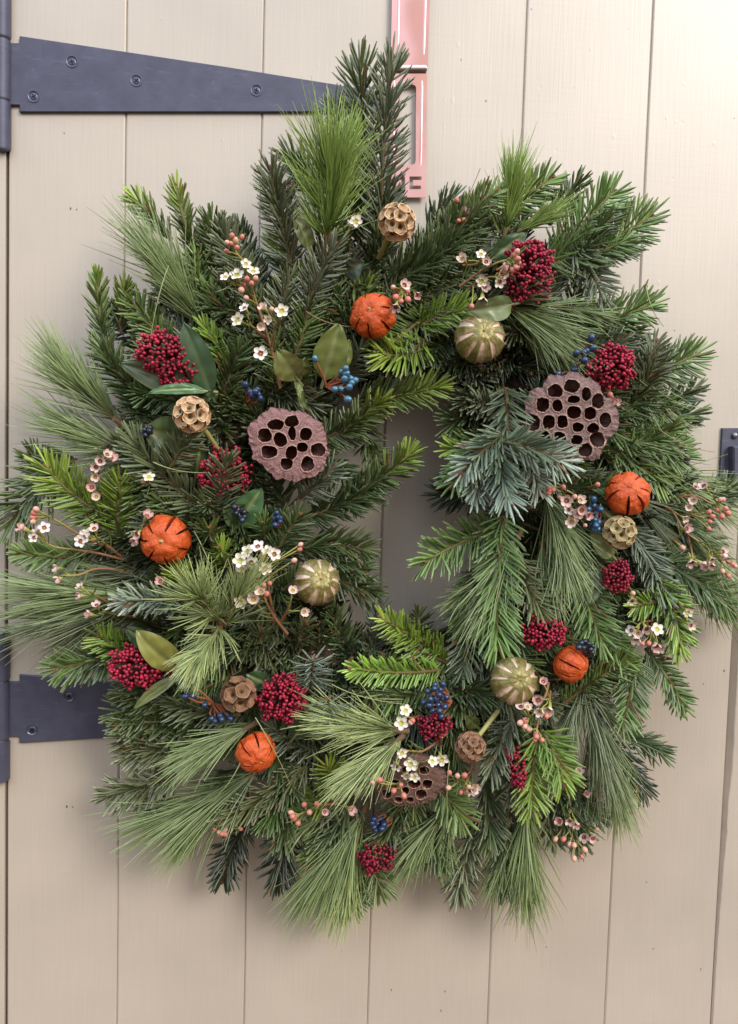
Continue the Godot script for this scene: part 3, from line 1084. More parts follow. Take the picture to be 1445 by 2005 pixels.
# ------------------------------------------------------------------ the wreath
func moss_ring(parent: Node) -> void:
	begin()
	var c := at(775, 985, 0.035)
	var nu := 150
	var nv := 26
	var f := noise(14.0, 4, 61)
	for i in nu:
		var w := TAU * i / nu
		var d := Vector3(cos(w), sin(w), 0)
		for j in nv:
			var v := TAU * j / nv
			var q := c + d * 0.158 + (d * cos(v) * 0.047 + Vector3(0, 0, sin(v) * 0.03))
			var b := f.get_noise_3dv(q)
			q += (d * cos(v) + Vector3(0, 0, sin(v))) * (b * 0.016)
			q.z = maxf(q.z, 0.007)
			vert(q, Vector3.UP, Color(0.03, 0.03, 0.018).lerp(Color(0.05, 0.035, 0.02), clampf(0.5 + b * 2.0, 0, 1)))
	for i in nu:
		for j in nv:
			var a := i * nv + j
			var b := i * nv + (j + 1) % nv
			var a2 := ((i + 1) % nu) * nv + j
			var b2 := ((i + 1) % nu) * nv + (j + 1) % nv
			quad(a, a2, b2, b)
	smooth_from(0, 0)
	close("moss_ring", M["moss"], parent)

func rows_of_fir(parent: Node, rows: Array) -> void:
	for r in rows:
		var hb: float = r[3] * 0.001
		var ht: float = r[6] * 0.001
		fir(parent, r[0], at(r[1], r[2], hb), at(r[4], r[5], ht), r[7], span(r[8], ht), r[9], r[10] if r.size() > 10 else 0.0)

func filler(parent: Node) -> void:
	rng.seed = 4242
	var cx := 765.0
	var cy := 985.0
	for k in 330:
		var upper := k >= 170
		var w := TAU * (k + rng.randf_range(-0.5, 0.5)) / (170.0 if not upper else 160.0)
		var rb := rng.randf_range(230, 430) if not upper else rng.randf_range(240, 470)
		var inward := k % 5 == 0
		var ang := w + rng.randf_range(-0.9, 0.9) + (PI if inward else 0.0)
		var ln := rng.randf_range(150, 240) * (0.7 if inward else 1.0) * (0.8 if upper else 1.0)
		var bx := cx + cos(w) * rb * 1.05
		var by := cy - sin(w) * rb * 1.05
		var tx := bx + cos(ang) * ln
		var ty := by - sin(ang) * ln
		if tx > 665 and tx < 905 and ty > 790 and ty < 1215: continue
		if bx > 665 and bx < 905 and by > 790 and by < 1215: continue
		var hb := rng.randf_range(0.03, 0.065) if not upper else rng.randf_range(0.055, 0.07)
		var ht := clampf(hb + rng.randf_range(-0.02, 0.02), 0.025, 0.075) if not upper else lerpf(rng.randf_range(0.066, 0.084), 0.045, smoothstep(380.0, 600.0, Vector2(tx - cx, ty - cy).length()))
		var style: String = ["c", "c", "n", "b"][rng.randi() % 4]
		fir(parent, style, at(bx, by, hb), at(tx, ty, ht), rng.randf_range(-0.15, 0.15), rng.randf_range(0.014, 0.02), [0, 0, 4, 0, 7, 1, 3][rng.randi() % 7] if not upper else [0, 7, 1, 3, 0, 6, 0][rng.randi() % 7], rng.randf_range(-0.6, 0.6), 0.8, 0.72 if not upper else 1.15)  # lower fill darkened in its colour to paint shade into the gaps

func greenery(w: Node) -> void:
	rng.seed = 11
	# style, base x y height, tip x y height, bend, needle length, colouring, roll
	rows_of_fir(w, [   # crown of the wreath
		["n", 748, 500, 62, 770, 98, 66, 0.05, 54, 1], ["b", 725, 340, 60, 702, 105, 62, 0.03, 62, 0], ["n", 572, 520, 78, 527, 318, 84, 0.03, 48, 1],
		["n", 560, 470, 74, 533, 350, 84, 0.0, 44, 7], ["b", 625, 380, 58, 553, 295, 60, -0.06, 46, 0], ["n", 660, 330, 50, 652, 190, 52, -0.03, 40, 1],
		["n", 598, 625, 84, 662, 470, 94, 0.1, 46, 1], ["n", 545, 690, 74, 568, 535, 86, 0.08, 44, 1], ["c", 565, 720, 76, 608, 588, 86, -0.1, 40, 3],
		["b", 392, 520, 56, 342, 358, 58, 0.05, 34, 6], ["b", 335, 470, 54, 253, 380, 56, -0.1, 34, 6], ["c", 400, 560, 58, 420, 430, 62, -0.05, 44, 0],
		["b", 218, 735, 56, 188, 530, 58, 0.04, 34, 6], ["b", 236, 650, 54, 246, 548, 58, 0.03, 32, 6], ["c", 345, 700, 56, 250, 582, 58, -0.05, 44, 3],
		["c", 500, 590, 66, 432, 440, 70, 0.05, 46, 1], ["c", 470, 560, 60, 405, 420, 64, 0.05, 46, 0], ["c", 315, 830, 58, 188, 668, 60, 0.03, 46, 0],
		["b", 460, 750, 72, 392, 628, 78, -0.1, 34, 2], ["c", 430, 800, 72, 474, 672, 84, 0.05, 46, 0], ["c", 330, 560, 46, 300, 660, 50, 0, 40, 0],
		["c", 770, 545, 66, 955, 410, 72, -0.1, 60, 0], ["c", 750, 560, 64, 905, 470, 74, -0.08, 58, 0], ["c", 790, 590, 66, 935, 512, 72, -0.06, 52, 0],
		["c", 860, 470, 66, 978, 370, 74, 0.06, 42, 3], ["c", 820, 640, 70, 925, 598, 82, 0.08, 44, 2], ["c", 735, 510, 58, 760, 395, 60, 0.0, 50, 0],
		["c", 730, 470, 50, 700, 300, 52, 0.04, 44, 1], ["c", 700, 470, 56, 690, 360, 60, 0.0, 50, 0],
	])
	rows_of_fir(w, [   # upper right
		["c", 1060, 515, 62, 1288, 418, 58, -0.08, 62, 3], ["c", 1090, 500, 60, 1212, 365, 62, 0.05, 56, 3], ["c", 1120, 480, 62, 1185, 590, 66, 0.1, 50, 1],
		["n", 1150, 515, 56, 1246, 480, 54, 0.1, 38, 1], ["b", 1075, 440, 54, 1140, 348, 56, 0.05, 40, 0], ["c", 960, 440, 52, 1090, 340, 56, 0.0, 46, 3],
		["c", 1110, 640, 58, 1288, 590, 56, -0.1, 52, 3], ["c", 1100, 680, 54, 1220, 640, 56, 0, 50, 0], ["c", 1190, 745, 56, 1378, 690, 52, -0.08, 56, 3],
		["b", 1250, 830, 48, 1372, 808, 44, 0.0, 46, 0], ["c", 1170, 830, 60, 1350, 905, 56, 0.05, 56, 3], ["c", 1190, 880, 62, 1320, 960, 62, 0.05, 52, 3],
		["c", 1180, 780, 56, 1340, 830, 52, 0.05, 50, 3], ["c", 1000, 460, 58, 900, 430, 66, 0.0, 44, 7], ["c", 1010, 680, 46, 940, 745, 56, 0.0, 46, 1],
		["n", 905, 690, 58, 950, 765, 70, 0.0, 40, 1], ["c", 1000, 770, 50, 900, 720, 56, 0.0, 46, 4], ["c", 1040, 720, 44, 960, 800, 50, 0, 46, 4],
	])
	rows_of_fir(w, [   # inner edge, upper
		["c", 830, 665, 74, 742, 690, 86, 0.35, 52, 2], ["c", 700, 785, 68, 877, 752, 74, -0.06, 46, 6], ["c", 670, 850, 72, 757, 778, 80, 0.05, 40, 6],
		["c", 620, 865, 66, 720, 830, 70, 0.08, 44, 0], ["n", 700, 800, 54, 745, 915, 52, -0.1, 40, 0], ["n", 675, 745, 72, 708, 680, 84, 0.0, 40, 1],
		["c", 700, 730, 60, 770, 640, 66, -0.05, 44, 0], ["c", 960, 850, 62, 868, 885, 70, 0.1, 44, 6], ["c", 960, 790, 60, 880, 830, 62, 0.05, 46, 0],
		["c", 990, 760, 78, 985, 930, 102, 0.06, 56, 8], ["c", 985, 850, 104, 895, 935, 108, -0.05, 50, 8], ["c", 975, 870, 106, 1000, 1000, 112, -0.05, 52, 8],
		["c", 985, 865, 108, 1122, 915, 122, 0.1, 52, 8], ["c", 1005, 850, 92, 1060, 975, 108, 0.1, 50, 8], ["c", 960, 850, 92, 930, 985, 102, -0.05, 46, 8], ["c", 940, 880, 84, 880, 960, 88, -0.05, 44, 3],
		["c", 960, 960, 46, 862, 968, 40, 0.05, 46, 4], ["c", 990, 1030, 76, 818, 1108, 92, -0.08, 56, 3], ["c", 985, 1010, 84, 972, 1285, 88, -0.05, 62, 3],
		["c", 1000, 1080, 78, 1070, 1215, 88, -0.05, 44, 7], ["c", 990, 1000, 62, 920, 1060, 70, 0.05, 44, 0], ["c", 950, 1110, 66, 900, 1240, 66, -0.1, 46, 3],
	])
	rows_of_fir(w, [   # right
		["c", 1130, 1100, 72, 1185, 1275, 78, -0.06, 56, 3], ["n", 1230, 1035, 76, 1298, 1190, 70, 0.15, 44, 1], ["c", 1290, 1135, 74, 1335, 1285, 64, 0.1, 44, 2],
		["c", 1280, 1090, 62, 1442, 1195, 40, 0.05, 50, 3], ["c", 1320, 1180, 70, 1232, 1190, 80, -0.1, 36, 2], ["c", 1265, 1270, 56, 1345, 1395, 44, 0.06, 36, 3],
		["c", 1245, 1290, 64, 1212, 1440, 62, 0.04, 48, 3], ["c", 1100, 1380, 62, 1240, 1285, 72, 0.05, 44, 3], ["b", 1215, 1440, 46, 1305, 1478, 40, 0.1, 44, 0],
		["b", 1200, 1450, 46, 1265, 1560, 40, 0.05, 46, 4], ["c", 1060, 1430, 78, 1108, 1545, 86, 0.1, 52, 2], ["c", 1050, 1440, 80, 1040, 1600, 84, -0.06, 48, 2],
		["n", 1005, 1410, 76, 955, 1525, 86, -0.1, 44, 1], ["c", 1180, 1150, 56, 1300, 1240, 54, 0, 46, 0], ["c", 1240, 1180, 46, 1350, 1250, 40, 0.05, 40, 0],
		["c", 1160, 1200, 60, 1230, 1310, 70, 0.05, 50, 3], ["c", 1010, 1240, 70, 1090, 1260, 72, 0.05, 40, 0], ["c", 1350, 1000, 50, 1440, 950, 36, 0, 46, 0],
		["c", 1100, 1020, 66, 1180, 1120, 72, 0.05, 50, 0], ["c", 1280, 980, 56, 1400, 1090, 46, 0.05, 50, 0],
	])
	rows_of_fir(w, [   # foot of the wreath
		["c", 950, 1520, 56, 960, 1660, 52, 0.05, 48, 0], ["c", 940, 1590, 46, 895, 1765, 34, -0.08, 46, 7], ["c", 1000, 1580, 48, 985, 1750, 38, 0.0, 46, 0], ["c", 1085, 1540, 50, 1140, 1660, 46, 0.05, 46, 0], ["c", 1070, 1560, 46, 1085, 1650, 42, 0.0, 44, 7], ["c", 1110, 1520, 50, 1175, 1610, 44, 0.0, 44, 0],
		["c", 850, 1530, 66, 905, 1605, 72, 0.05, 48, 3], ["c", 820, 1590, 48, 868, 1705, 42, 0.1, 48, 0], ["c", 715, 1640, 44, 745, 1755, 38, 0.05, 46, 3], ["c", 790, 1570, 52, 725, 1680, 46, 0.05, 46, 0], ["c", 800, 1560, 50, 800, 1700, 42, 0.0, 46, 0], ["c", 690, 1560, 56, 640, 1660, 50, 0.0, 44, 0], ["c", 640, 1600, 48, 610, 1700, 42, 0.05, 44, 3],
		["c", 680, 1660, 42, 690, 1790, 38, 0.04, 44, 3], ["c", 570, 1580, 44, 538, 1735, 34, 0.04, 52, 4], ["c", 500, 1560, 44, 432, 1735, 32, -0.05, 46, 4],
		["n", 600, 1500, 66, 430, 1612, 64, 0.06, 44, 7], ["n", 560, 1560, 54, 555, 1660, 50, 0.0, 40, 0], ["c", 345, 1515, 50, 202, 1560, 44, 0.05, 46, 7],
		["c", 360, 1470, 54, 225, 1438, 52, 0.05, 44, 7], ["c", 330, 1370, 54, 218, 1400, 50, 0.05, 52, 0], ["c", 250, 1275, 58, 96, 1312, 56, 0.04, 46, 3], ["c", 430, 1385, 62, 232, 1352, 58, 0.06, 46, 0], ["c", 440, 1420, 60, 226, 1420, 54, -0.04, 46, 0], ["c", 420, 1450, 56, 235, 1480, 50, 0.05, 44, 7],
		["n", 380, 1360, 66, 240, 1330, 62, 0.0, 42, 0], ["c", 470, 1440, 54, 330, 1450, 58, 0.0, 44, 0],
		["c", 265, 1300, 64, 186, 1238, 66, -0.05, 42, 2], ["n", 470, 1400, 72, 322, 1370, 72, 0.08, 44, 7], ["n", 610, 1470, 70, 520, 1420, 78, 0.0, 40, 1],
		["c", 655, 1570, 60, 588, 1570, 66, -0.08, 44, 2], ["c", 665, 1555, 66, 640, 1500, 72, 0.0, 42, 2], ["c", 340, 1560, 46, 300, 1600, 40, 0, 40, 0],
		["n", 720, 1325, 62, 742, 1180, 66, 0.04, 40, 1, 0.5], ["n", 690, 1300, 60, 640, 1180, 62, 0, 40, 0], ["c", 870, 1275, 68, 738, 1205, 80, 0.05, 38, 2],
		["c", 880, 1300, 66, 770, 1235, 76, 0.06, 38, 2], ["c", 860, 1312, 76, 680, 1308, 92, 0.06, 36, 2], ["c", 880, 1345, 70, 715, 1385, 78, -0.04, 38, 3],
		["c", 860, 1340, 68, 965, 1365, 76, 0.04, 44, 0], ["c", 930, 1330, 66, 880, 1400, 72, 0.04, 44, 0], ["n", 605, 1350, 74, 615, 1280, 102, 0.0, 54, 5],
		["n", 655, 1430, 74, 640, 1362, 104, 0.0, 54, 5], ["b", 580, 1270, 62, 600, 1215, 84, 0.1, 40, 7], ["b", 520, 1280, 62, 512, 1235, 84, 0.1, 40, 7],
		["c", 620, 1290, 56, 720, 1250, 58, 0, 42, 0], ["c", 480, 1500, 46, 420, 1560, 46, 0, 44, 0],
	])
	rows_of_fir(w, [   # left
		["c", 215, 1015, 68, 78, 905, 74, 0.1, 56, 2], ["c", 150, 900, 52, 5, 1040, 46, -0.12, 66, 0], ["c", 180, 1085, 56, 28, 1082, 56, 0.1, 40, 3],
		["c", 232, 1040, 66, 236, 930, 80, 0.05, 46, 2], ["c", 410, 1000, 74, 248, 850, 82, 0.12, 54, 7], ["c", 330, 925, 86, 378, 855, 96, 0.1, 42, 7],
		["c", 385, 1000, 66, 245, 950, 74, 0.0, 50, 0], ["c", 425, 1020, 88, 448, 885, 106, 0.02, 42, 7], ["b", 412, 1010, 72, 406, 980, 104, 0.0, 40, 3],
		["b", 412, 1065, 72, 408, 1032, 104, 0.0, 40, 3], ["b", 440, 1110, 72, 430, 1068, 100, 0.0, 40, 2], ["b", 520, 1070, 68, 512, 1020, 96, 0.0, 42, 3],
		["c", 405, 1050, 70, 300, 975, 80, 0.05, 46, 0], ["c", 410, 1180, 92, 222, 1178, 102, -0.06, 38, 8], ["c", 375, 1200, 78, 342, 1100, 88, 0.0, 38, 2],
		["c", 600, 1010, 62, 752, 945, 66, -0.08, 50, 0], ["c", 700, 960, 66, 815, 878, 74, -0.1, 42, 6], ["c", 610, 1060, 58, 728, 1078, 62, 0.05, 46, 0],
		["c", 590, 1080, 58, 725, 1120, 60, 0.05, 46, 0], ["n", 585, 975, 78, 662, 905, 88, -0.08, 44, 1], ["c", 525, 1115, 74, 592, 1000, 88, 0.06, 46, 0],
		["c", 470, 1060, 66, 560, 1010, 74, 0, 44, 0], ["c", 560, 1000, 62, 530, 930, 72, 0, 44, 0], ["c", 440, 860, 66, 420, 760, 74, 0, 46, 0],
		["c", 520, 850, 64, 470, 760, 74, -0.05, 46, 0], ["c", 540, 800, 64, 540, 740, 78, 0, 44, 0], ["c", 640, 1130, 60, 730, 1160, 62, 0.05, 44, 0],
		["c", 300, 980, 60, 160, 980, 62, 0.05, 46, 0], ["c", 360, 880, 58, 230, 870, 58, 0, 46, 0], ["c", 110, 930, 46, 60, 890, 44, 0, 40, 0],
		["c", 320, 1230, 58, 180, 1180, 56, 0, 46, 0], ["c", 520, 1180, 62, 600, 1120, 72, 0, 44, 0], ["c", 650, 900, 58, 700, 1000, 56, 0.1, 44, 0],
	])
	for k in 26:
		var q: Array = [[1020, 660], [1000, 700], [960, 720], [930, 620], [1060, 680], [1110, 660], [880, 660], [620, 1240], [560, 1250], [700, 1260], [820, 1290], [600, 930], [480, 900]][k % 13]
		var d := Vector2.from_angle(rng.randf() * TAU) * rng.randf_range(60, 110)
		var b := Vector2(q[0] + rng.randf_range(-40, 40), q[1] + rng.randf_range(-25, 25))
		fir(w, ["c", "b", "n"][k % 3], at(b.x, b.y, 0.055), at(b.x + d.x, b.y + d.y, 0.075), rng.randf_range(-0.1, 0.1), 0.016, [0, 4, 7, 0][k % 4], 0.0, 1.0, 0.8)
	for k in 44:      # more cut fir tucked in between, chiefly on the left
		var spot: Array = [[440, 600], [400, 680], [380, 760], [460, 660], [520, 600], [600, 700], [380, 820], [480, 820], [360, 900], [360, 960], [540, 980], [440, 1080], [560, 1160], [450, 1300], [640, 560], [600, 640], [1130, 540], [1240, 760], [1220, 880], [980, 1330], [780, 1340], [560, 1500]][k % 22]
		var out := (Vector2(spot[0] - 770, spot[1] - 985)).normalized().rotated(rng.randf_range(-0.8, 0.8)) * rng.randf_range(85, 130)
		var from := Vector2(spot[0] + rng.randf_range(-30, 30), spot[1] + rng.randf_range(-30, 30))
		fir(w, ["c", "n", "c"][k % 3], at(from.x, from.y, 0.062), at(from.x + out.x, from.y + out.y, 0.07), rng.randf_range(-0.15, 0.15), 0.0165, [3, 0, 7, 3, 1][k % 5], rng.randf_range(-0.3, 0.3), 0.85, 1.3)
	filler(w)
	# base x y height, tip x y height, bend, spread, needles, colouring, sag
	for r in [
		[642, 480, 78, 655, 205, 100, 0.0, 0.78, 540, 0, 0.0], [660, 340, 70, 690, 220, 78, 0.0, 0.5, 160, 0, 0.0], [590, 500, 70, 520, 470, 80, 0.0, 0.5, 90, 0, 0.0],
		[415, 660, 64, 262, 425, 72, -0.05, 0.42, 420, 1, 0.0], [245, 835, 60, 70, 680, 62, 0.05, 0.42, 380, 1, 0.0], [300, 900, 56, 60, 810, 54, 0.08, 0.4, 360, 1, 0.02],
		[985, 470, 62, 1020, 290, 70, 0.0, 0.55, 330, 0, 0.0], [1000, 460, 60, 1120, 400, 66, 0.0, 0.4, 200, 0, 0.0],
		[960, 590, 72, 1165, 690, 86, 0.12, 0.5, 460, 1, 0.1], [1080, 600, 64, 1200, 620, 70, 0.05, 0.4, 180, 1, 0.05],
		[1190, 700, 52, 1330, 860, 52, 0.1, 0.42, 300, 1, 0.05], [1170, 850, 56, 1340, 930, 56, 0.05, 0.4, 260, 1, 0.05],
		[290, 1165, 66, 0, 1150, 56, 0.05, 0.3, 380, 1, 0.03], [280, 1180, 60, 10, 1230, 48, 0.05, 0.3, 300, 3, 0.03], [330, 1130, 64, 160, 1110, 60, 0, 0.3, 160, 3, 0],
		[434, 1222, 98, 350, 1120, 132, 0.0, 1.0, 300, 2, 0.05], [440, 1222, 98, 500, 1100, 128, 0.0, 0.6, 150, 2, 0.0], [432, 1225, 98, 360, 1330, 122, 0.0, 0.75, 330, 2, 0.1],
		[505, 1412, 78, 335, 1500, 92, 0.04, 0.42, 340, 1, 0.1], [520, 1500, 58, 262, 1640, 50, 0.06, 0.34, 400, 1, 0.08], [430, 1560, 52, 330, 1680, 44, 0.02, 0.35, 260, 1, 0.06],
		[800, 1432, 88, 605, 1405, 106, 0.05, 0.42, 330, 2, 0.05], [790, 1440, 92, 650, 1545, 106, 0.06, 0.45, 330, 2, 0.12], [830, 1370, 70, 700, 1340, 82, 0.0, 0.35, 120, 1, 0.0],
		[720, 1570, 60, 590, 1790, 46, 0.05, 0.36, 420, 1, 0.06], [700, 1620, 52, 660, 1820, 36, 0.03, 0.34, 340, 2, 0.04], [640, 1590, 54, 530, 1650, 52, 0, 0.4, 160, 1, 0.05],
		[900, 1560, 62, 770, 1700, 58, -0.05, 0.42, 260, 1, 0.1], [880, 1600, 52, 870, 1700, 44, 0, 0.5, 180, 1, 0.05],
		[1030, 1560, 62, 1030, 1790, 44, -0.03, 0.32, 480, 1, 0.05], [1000, 1600, 52, 960, 1760, 40, 0.0, 0.3, 220, 1, 0.05],
		[1140, 1340, 66, 1195, 1560, 64, 0.04, 0.36, 480, 3, 0.1], [1180, 1440, 60, 1230, 1620, 46, 0.03, 0.34, 320, 1, 0.05], [1140, 1330, 60, 1110, 1480, 68, 0, 0.35, 260, 3, 0.1],
		[1062, 960, 84, 1130, 1160, 96, 0.08, 0.42, 460, 1, 0.06], [1020, 1040, 82, 905, 1240, 84, 0.0, 0.36, 300, 1, 0.06], [1060, 1060, 78, 1090, 1200, 84, 0, 0.4, 200, 1, 0.05],
		[1270, 930, 58, 1450, 1010, 40, 0.1, 0.36, 360, 1, 0.06], [1290, 1000, 56, 1440, 1140, 36, 0.1, 0.4, 360, 1, 0.06], [1330, 1120, 46, 1450, 1220, 28, 0.1, 0.35, 220, 1, 0.05],
		[800, 610, 66, 905, 625, 78, 0.05, 0.4, 200, 3, 0.05], [1200, 950, 62, 1320, 1060, 56, 0.05, 0.4, 200, 3, 0.05], [960, 1130, 70, 870, 1190, 76, 0, 0.4, 160, 1, 0.05],
		[330, 1350, 50, 420, 1300, 60, 0, 0.5, 120, 1, 0.0], [250, 1150, 48, 110, 1290, 44, 0.05, 0.35, 200, 3, 0.05]]:
		pine(w, at(r[0], r[1], r[2] * 0.001), at(r[3], r[4], r[5] * 0.001), r[6], r[7], r[8], r[9], r[10])

func loose_needles(w: Node) -> void:
	rng.seed = 515
	for r in [[500, 1405, 540, 1470, 568, 1535], [480, 1470, 455, 1540, 410, 1570], [1265, 560, 1272, 610, 1300, 640], [940, 330, 920, 380, 900, 420], [600, 610, 640, 640, 700, 640], [1090, 1020, 1100, 1090, 1140, 1150], [380, 1040, 420, 1110, 430, 1180], [650, 1340, 700, 1370, 800, 1380],
			[880, 1490, 870, 1560, 880, 1640], [330, 520, 300, 600, 290, 700], [1290, 840, 1340, 880, 1400, 885], [300, 905, 350, 930, 420, 925], [700, 1540, 660, 1600, 600, 1640]]:
		var a := at(r[0], r[1], 0.098)
		var b := at(r[2], r[3], 0.108)
		var c := at(r[4], r[5], 0.096)
		var pts := []
		var rad := []
		var cols := []
		var g := Color(0.3, 0.32, 0.14) if rng.randf() < 0.6 else Color(0.26, 0.16, 0.07)
		for k in 11:
			var t := k / 10.0
			pts.append(a.lerp(b, t).lerp(b.lerp(c, t), t))
			rad.append(lerpf(0.00045, 0.0002, t))
			cols.append(g)
		begin()
		tube(pts, rad, cols, 5)
		close("loose_pine_needle", M["pine needle"], w)

func leaves(w: Node) -> void:
	rng.seed = 99
	var olive := Color(0.14, 0.17, 0.045)
	var deep := Color(0.045, 0.085, 0.035)
	var yellow := Color(0.24, 0.24, 0.06)
	var grey := Color(0.12, 0.17, 0.1)
	var rib := Color(0.22, 0.25, 0.1)
	leaf(w, [634, 742, 98], [664, 634, 112], 66, 0.08, 0.06, olive, rib)
	leaf(w, [664, 730, 96], [684, 665, 100], 26, 0.3, 0.06, olive, rib, 0.6)
	leaf(w, [582, 742, 96], [542, 684, 110], 56, 0.2, 0.1, Color(0.17, 0.18, 0.06), rib, -0.2)
	leaf(w, [588, 740, 90], [598, 700, 98], 30, 0.2, 0.1, olive, rib, 0.6)
	leaf(w, [590, 765, 94], [606, 805, 100], 20, 0.3, 0.15, olive, rib, 0.7)
	leaf(w, [578, 745, 94], [588, 800, 98], 18, 0.3, 0.1, olive, rib, -0.7)
	leaf(w, [402, 768, 92], [236, 712, 96], 58, 0.12, 0.05, Color(0.07, 0.09, 0.04), Color(0.1, 0.13, 0.06))
	leaf(w, [412, 768, 92], [360, 633, 104], 58, 0.15, 0.05, Color(0.05, 0.09, 0.045), Color(0.09, 0.14, 0.06))
	leaf(w, [405, 766, 96], [290, 770, 106], 26, 0.2, 0.1, Color(0.06, 0.14, 0.05), rib, 0.5)
	leaf(w, [388, 790, 88], [418, 762, 98], 24, 0.2, 0.05, deep, rib)
	leaf(w, [355, 860, 80], [282, 842, 88], 74, 0.1, 0.08, Color(0.09, 0.13, 0.045), rib)
	leaf(w, [385, 930, 76], [392, 872, 84], 46, 0.15, 0.05, deep, rib)
	leaf(w, [462, 1032, 84], [512, 956, 94], 56, 0.2, 0.05, Color(0.06, 0.13, 0.05), rib)
	leaf(w, [458, 1032, 84], [438, 984, 94], 30, 0.3, 0.05, Color(0.09, 0.14, 0.06), rib, 0.5)
	leaf(w, [540, 1040, 78], [572, 998, 88], 34, 0.15, 0.05, grey, rib)
	leaf(w, [1002, 596, 94], [912, 608, 104], 48, 0.35, 0.2, Color(0.15, 0.19, 0.08), Color(0.24, 0.26, 0.14), -0.3)
	leaf(w, [960, 510, 70], [1032, 454, 76], 40, 0.2, 0.05, deep, rib)
	leaf(w, [905, 520, 64], [968, 462, 66], 64, 0.1, 0.05, Color(0.05, 0.075, 0.035), Color(0.07, 0.1, 0.05))
	leaf(w, [1020, 590, 82], [1075, 562, 90], 36, 0.15, 0.05, Color(0.07, 0.1, 0.07), rib)
	leaf(w, [672, 532, 82], [712, 512, 96], 44, 0.2, 0.1, Color(0.12, 0.17, 0.14), rib, 0.3)
	leaf(w, [606, 490, 82], [572, 420, 92], 38, 0.2, 0.1, Color(0.11, 0.13, 0.045), rib, 0.5)
	leaf(w, [1160, 1108, 82], [1156, 1184, 86], 42, 0.15, 0.06, grey * 0.8, rib)
	leaf(w, [1200, 1090, 88], [1155, 1045, 94], 38, 0.2, 0.1, Color(0.24, 0.28, 0.12), rib)
	leaf(w, [1205, 955, 80], [1160, 958, 84], 30, 0.2, 0.1, deep, rib)
	leaf(w, [352, 1308, 90], [267, 1234, 100], 58, 0.12, 0.1, yellow, Color(0.13, 0.14, 0.04))
	leaf(w, [352, 1322, 88], [262, 1388, 88], 24, 0.3, 0.1, Color(0.17, 0.2, 0.07), rib, 0.4)
	leaf(w, [300, 1262, 76], [245, 1230, 80], 36, 0.1, 0.05, deep, rib)
	leaf(w, [575, 1445, 80], [610, 1395, 86], 40, 0.15, 0.05, deep, rib)
	leaf(w, [528, 1342, 78], [482, 1320, 82], 40, 0.15, 0.05, deep, rib)
	leaf(w, [818, 1560, 56], [812, 1660, 50], 42, 0.1, 0.05, olive * 0.7, rib)
	leaf(w, [935, 1425, 70], [912, 1402, 78], 30, 0.1, 0.05, olive * 0.8, rib)

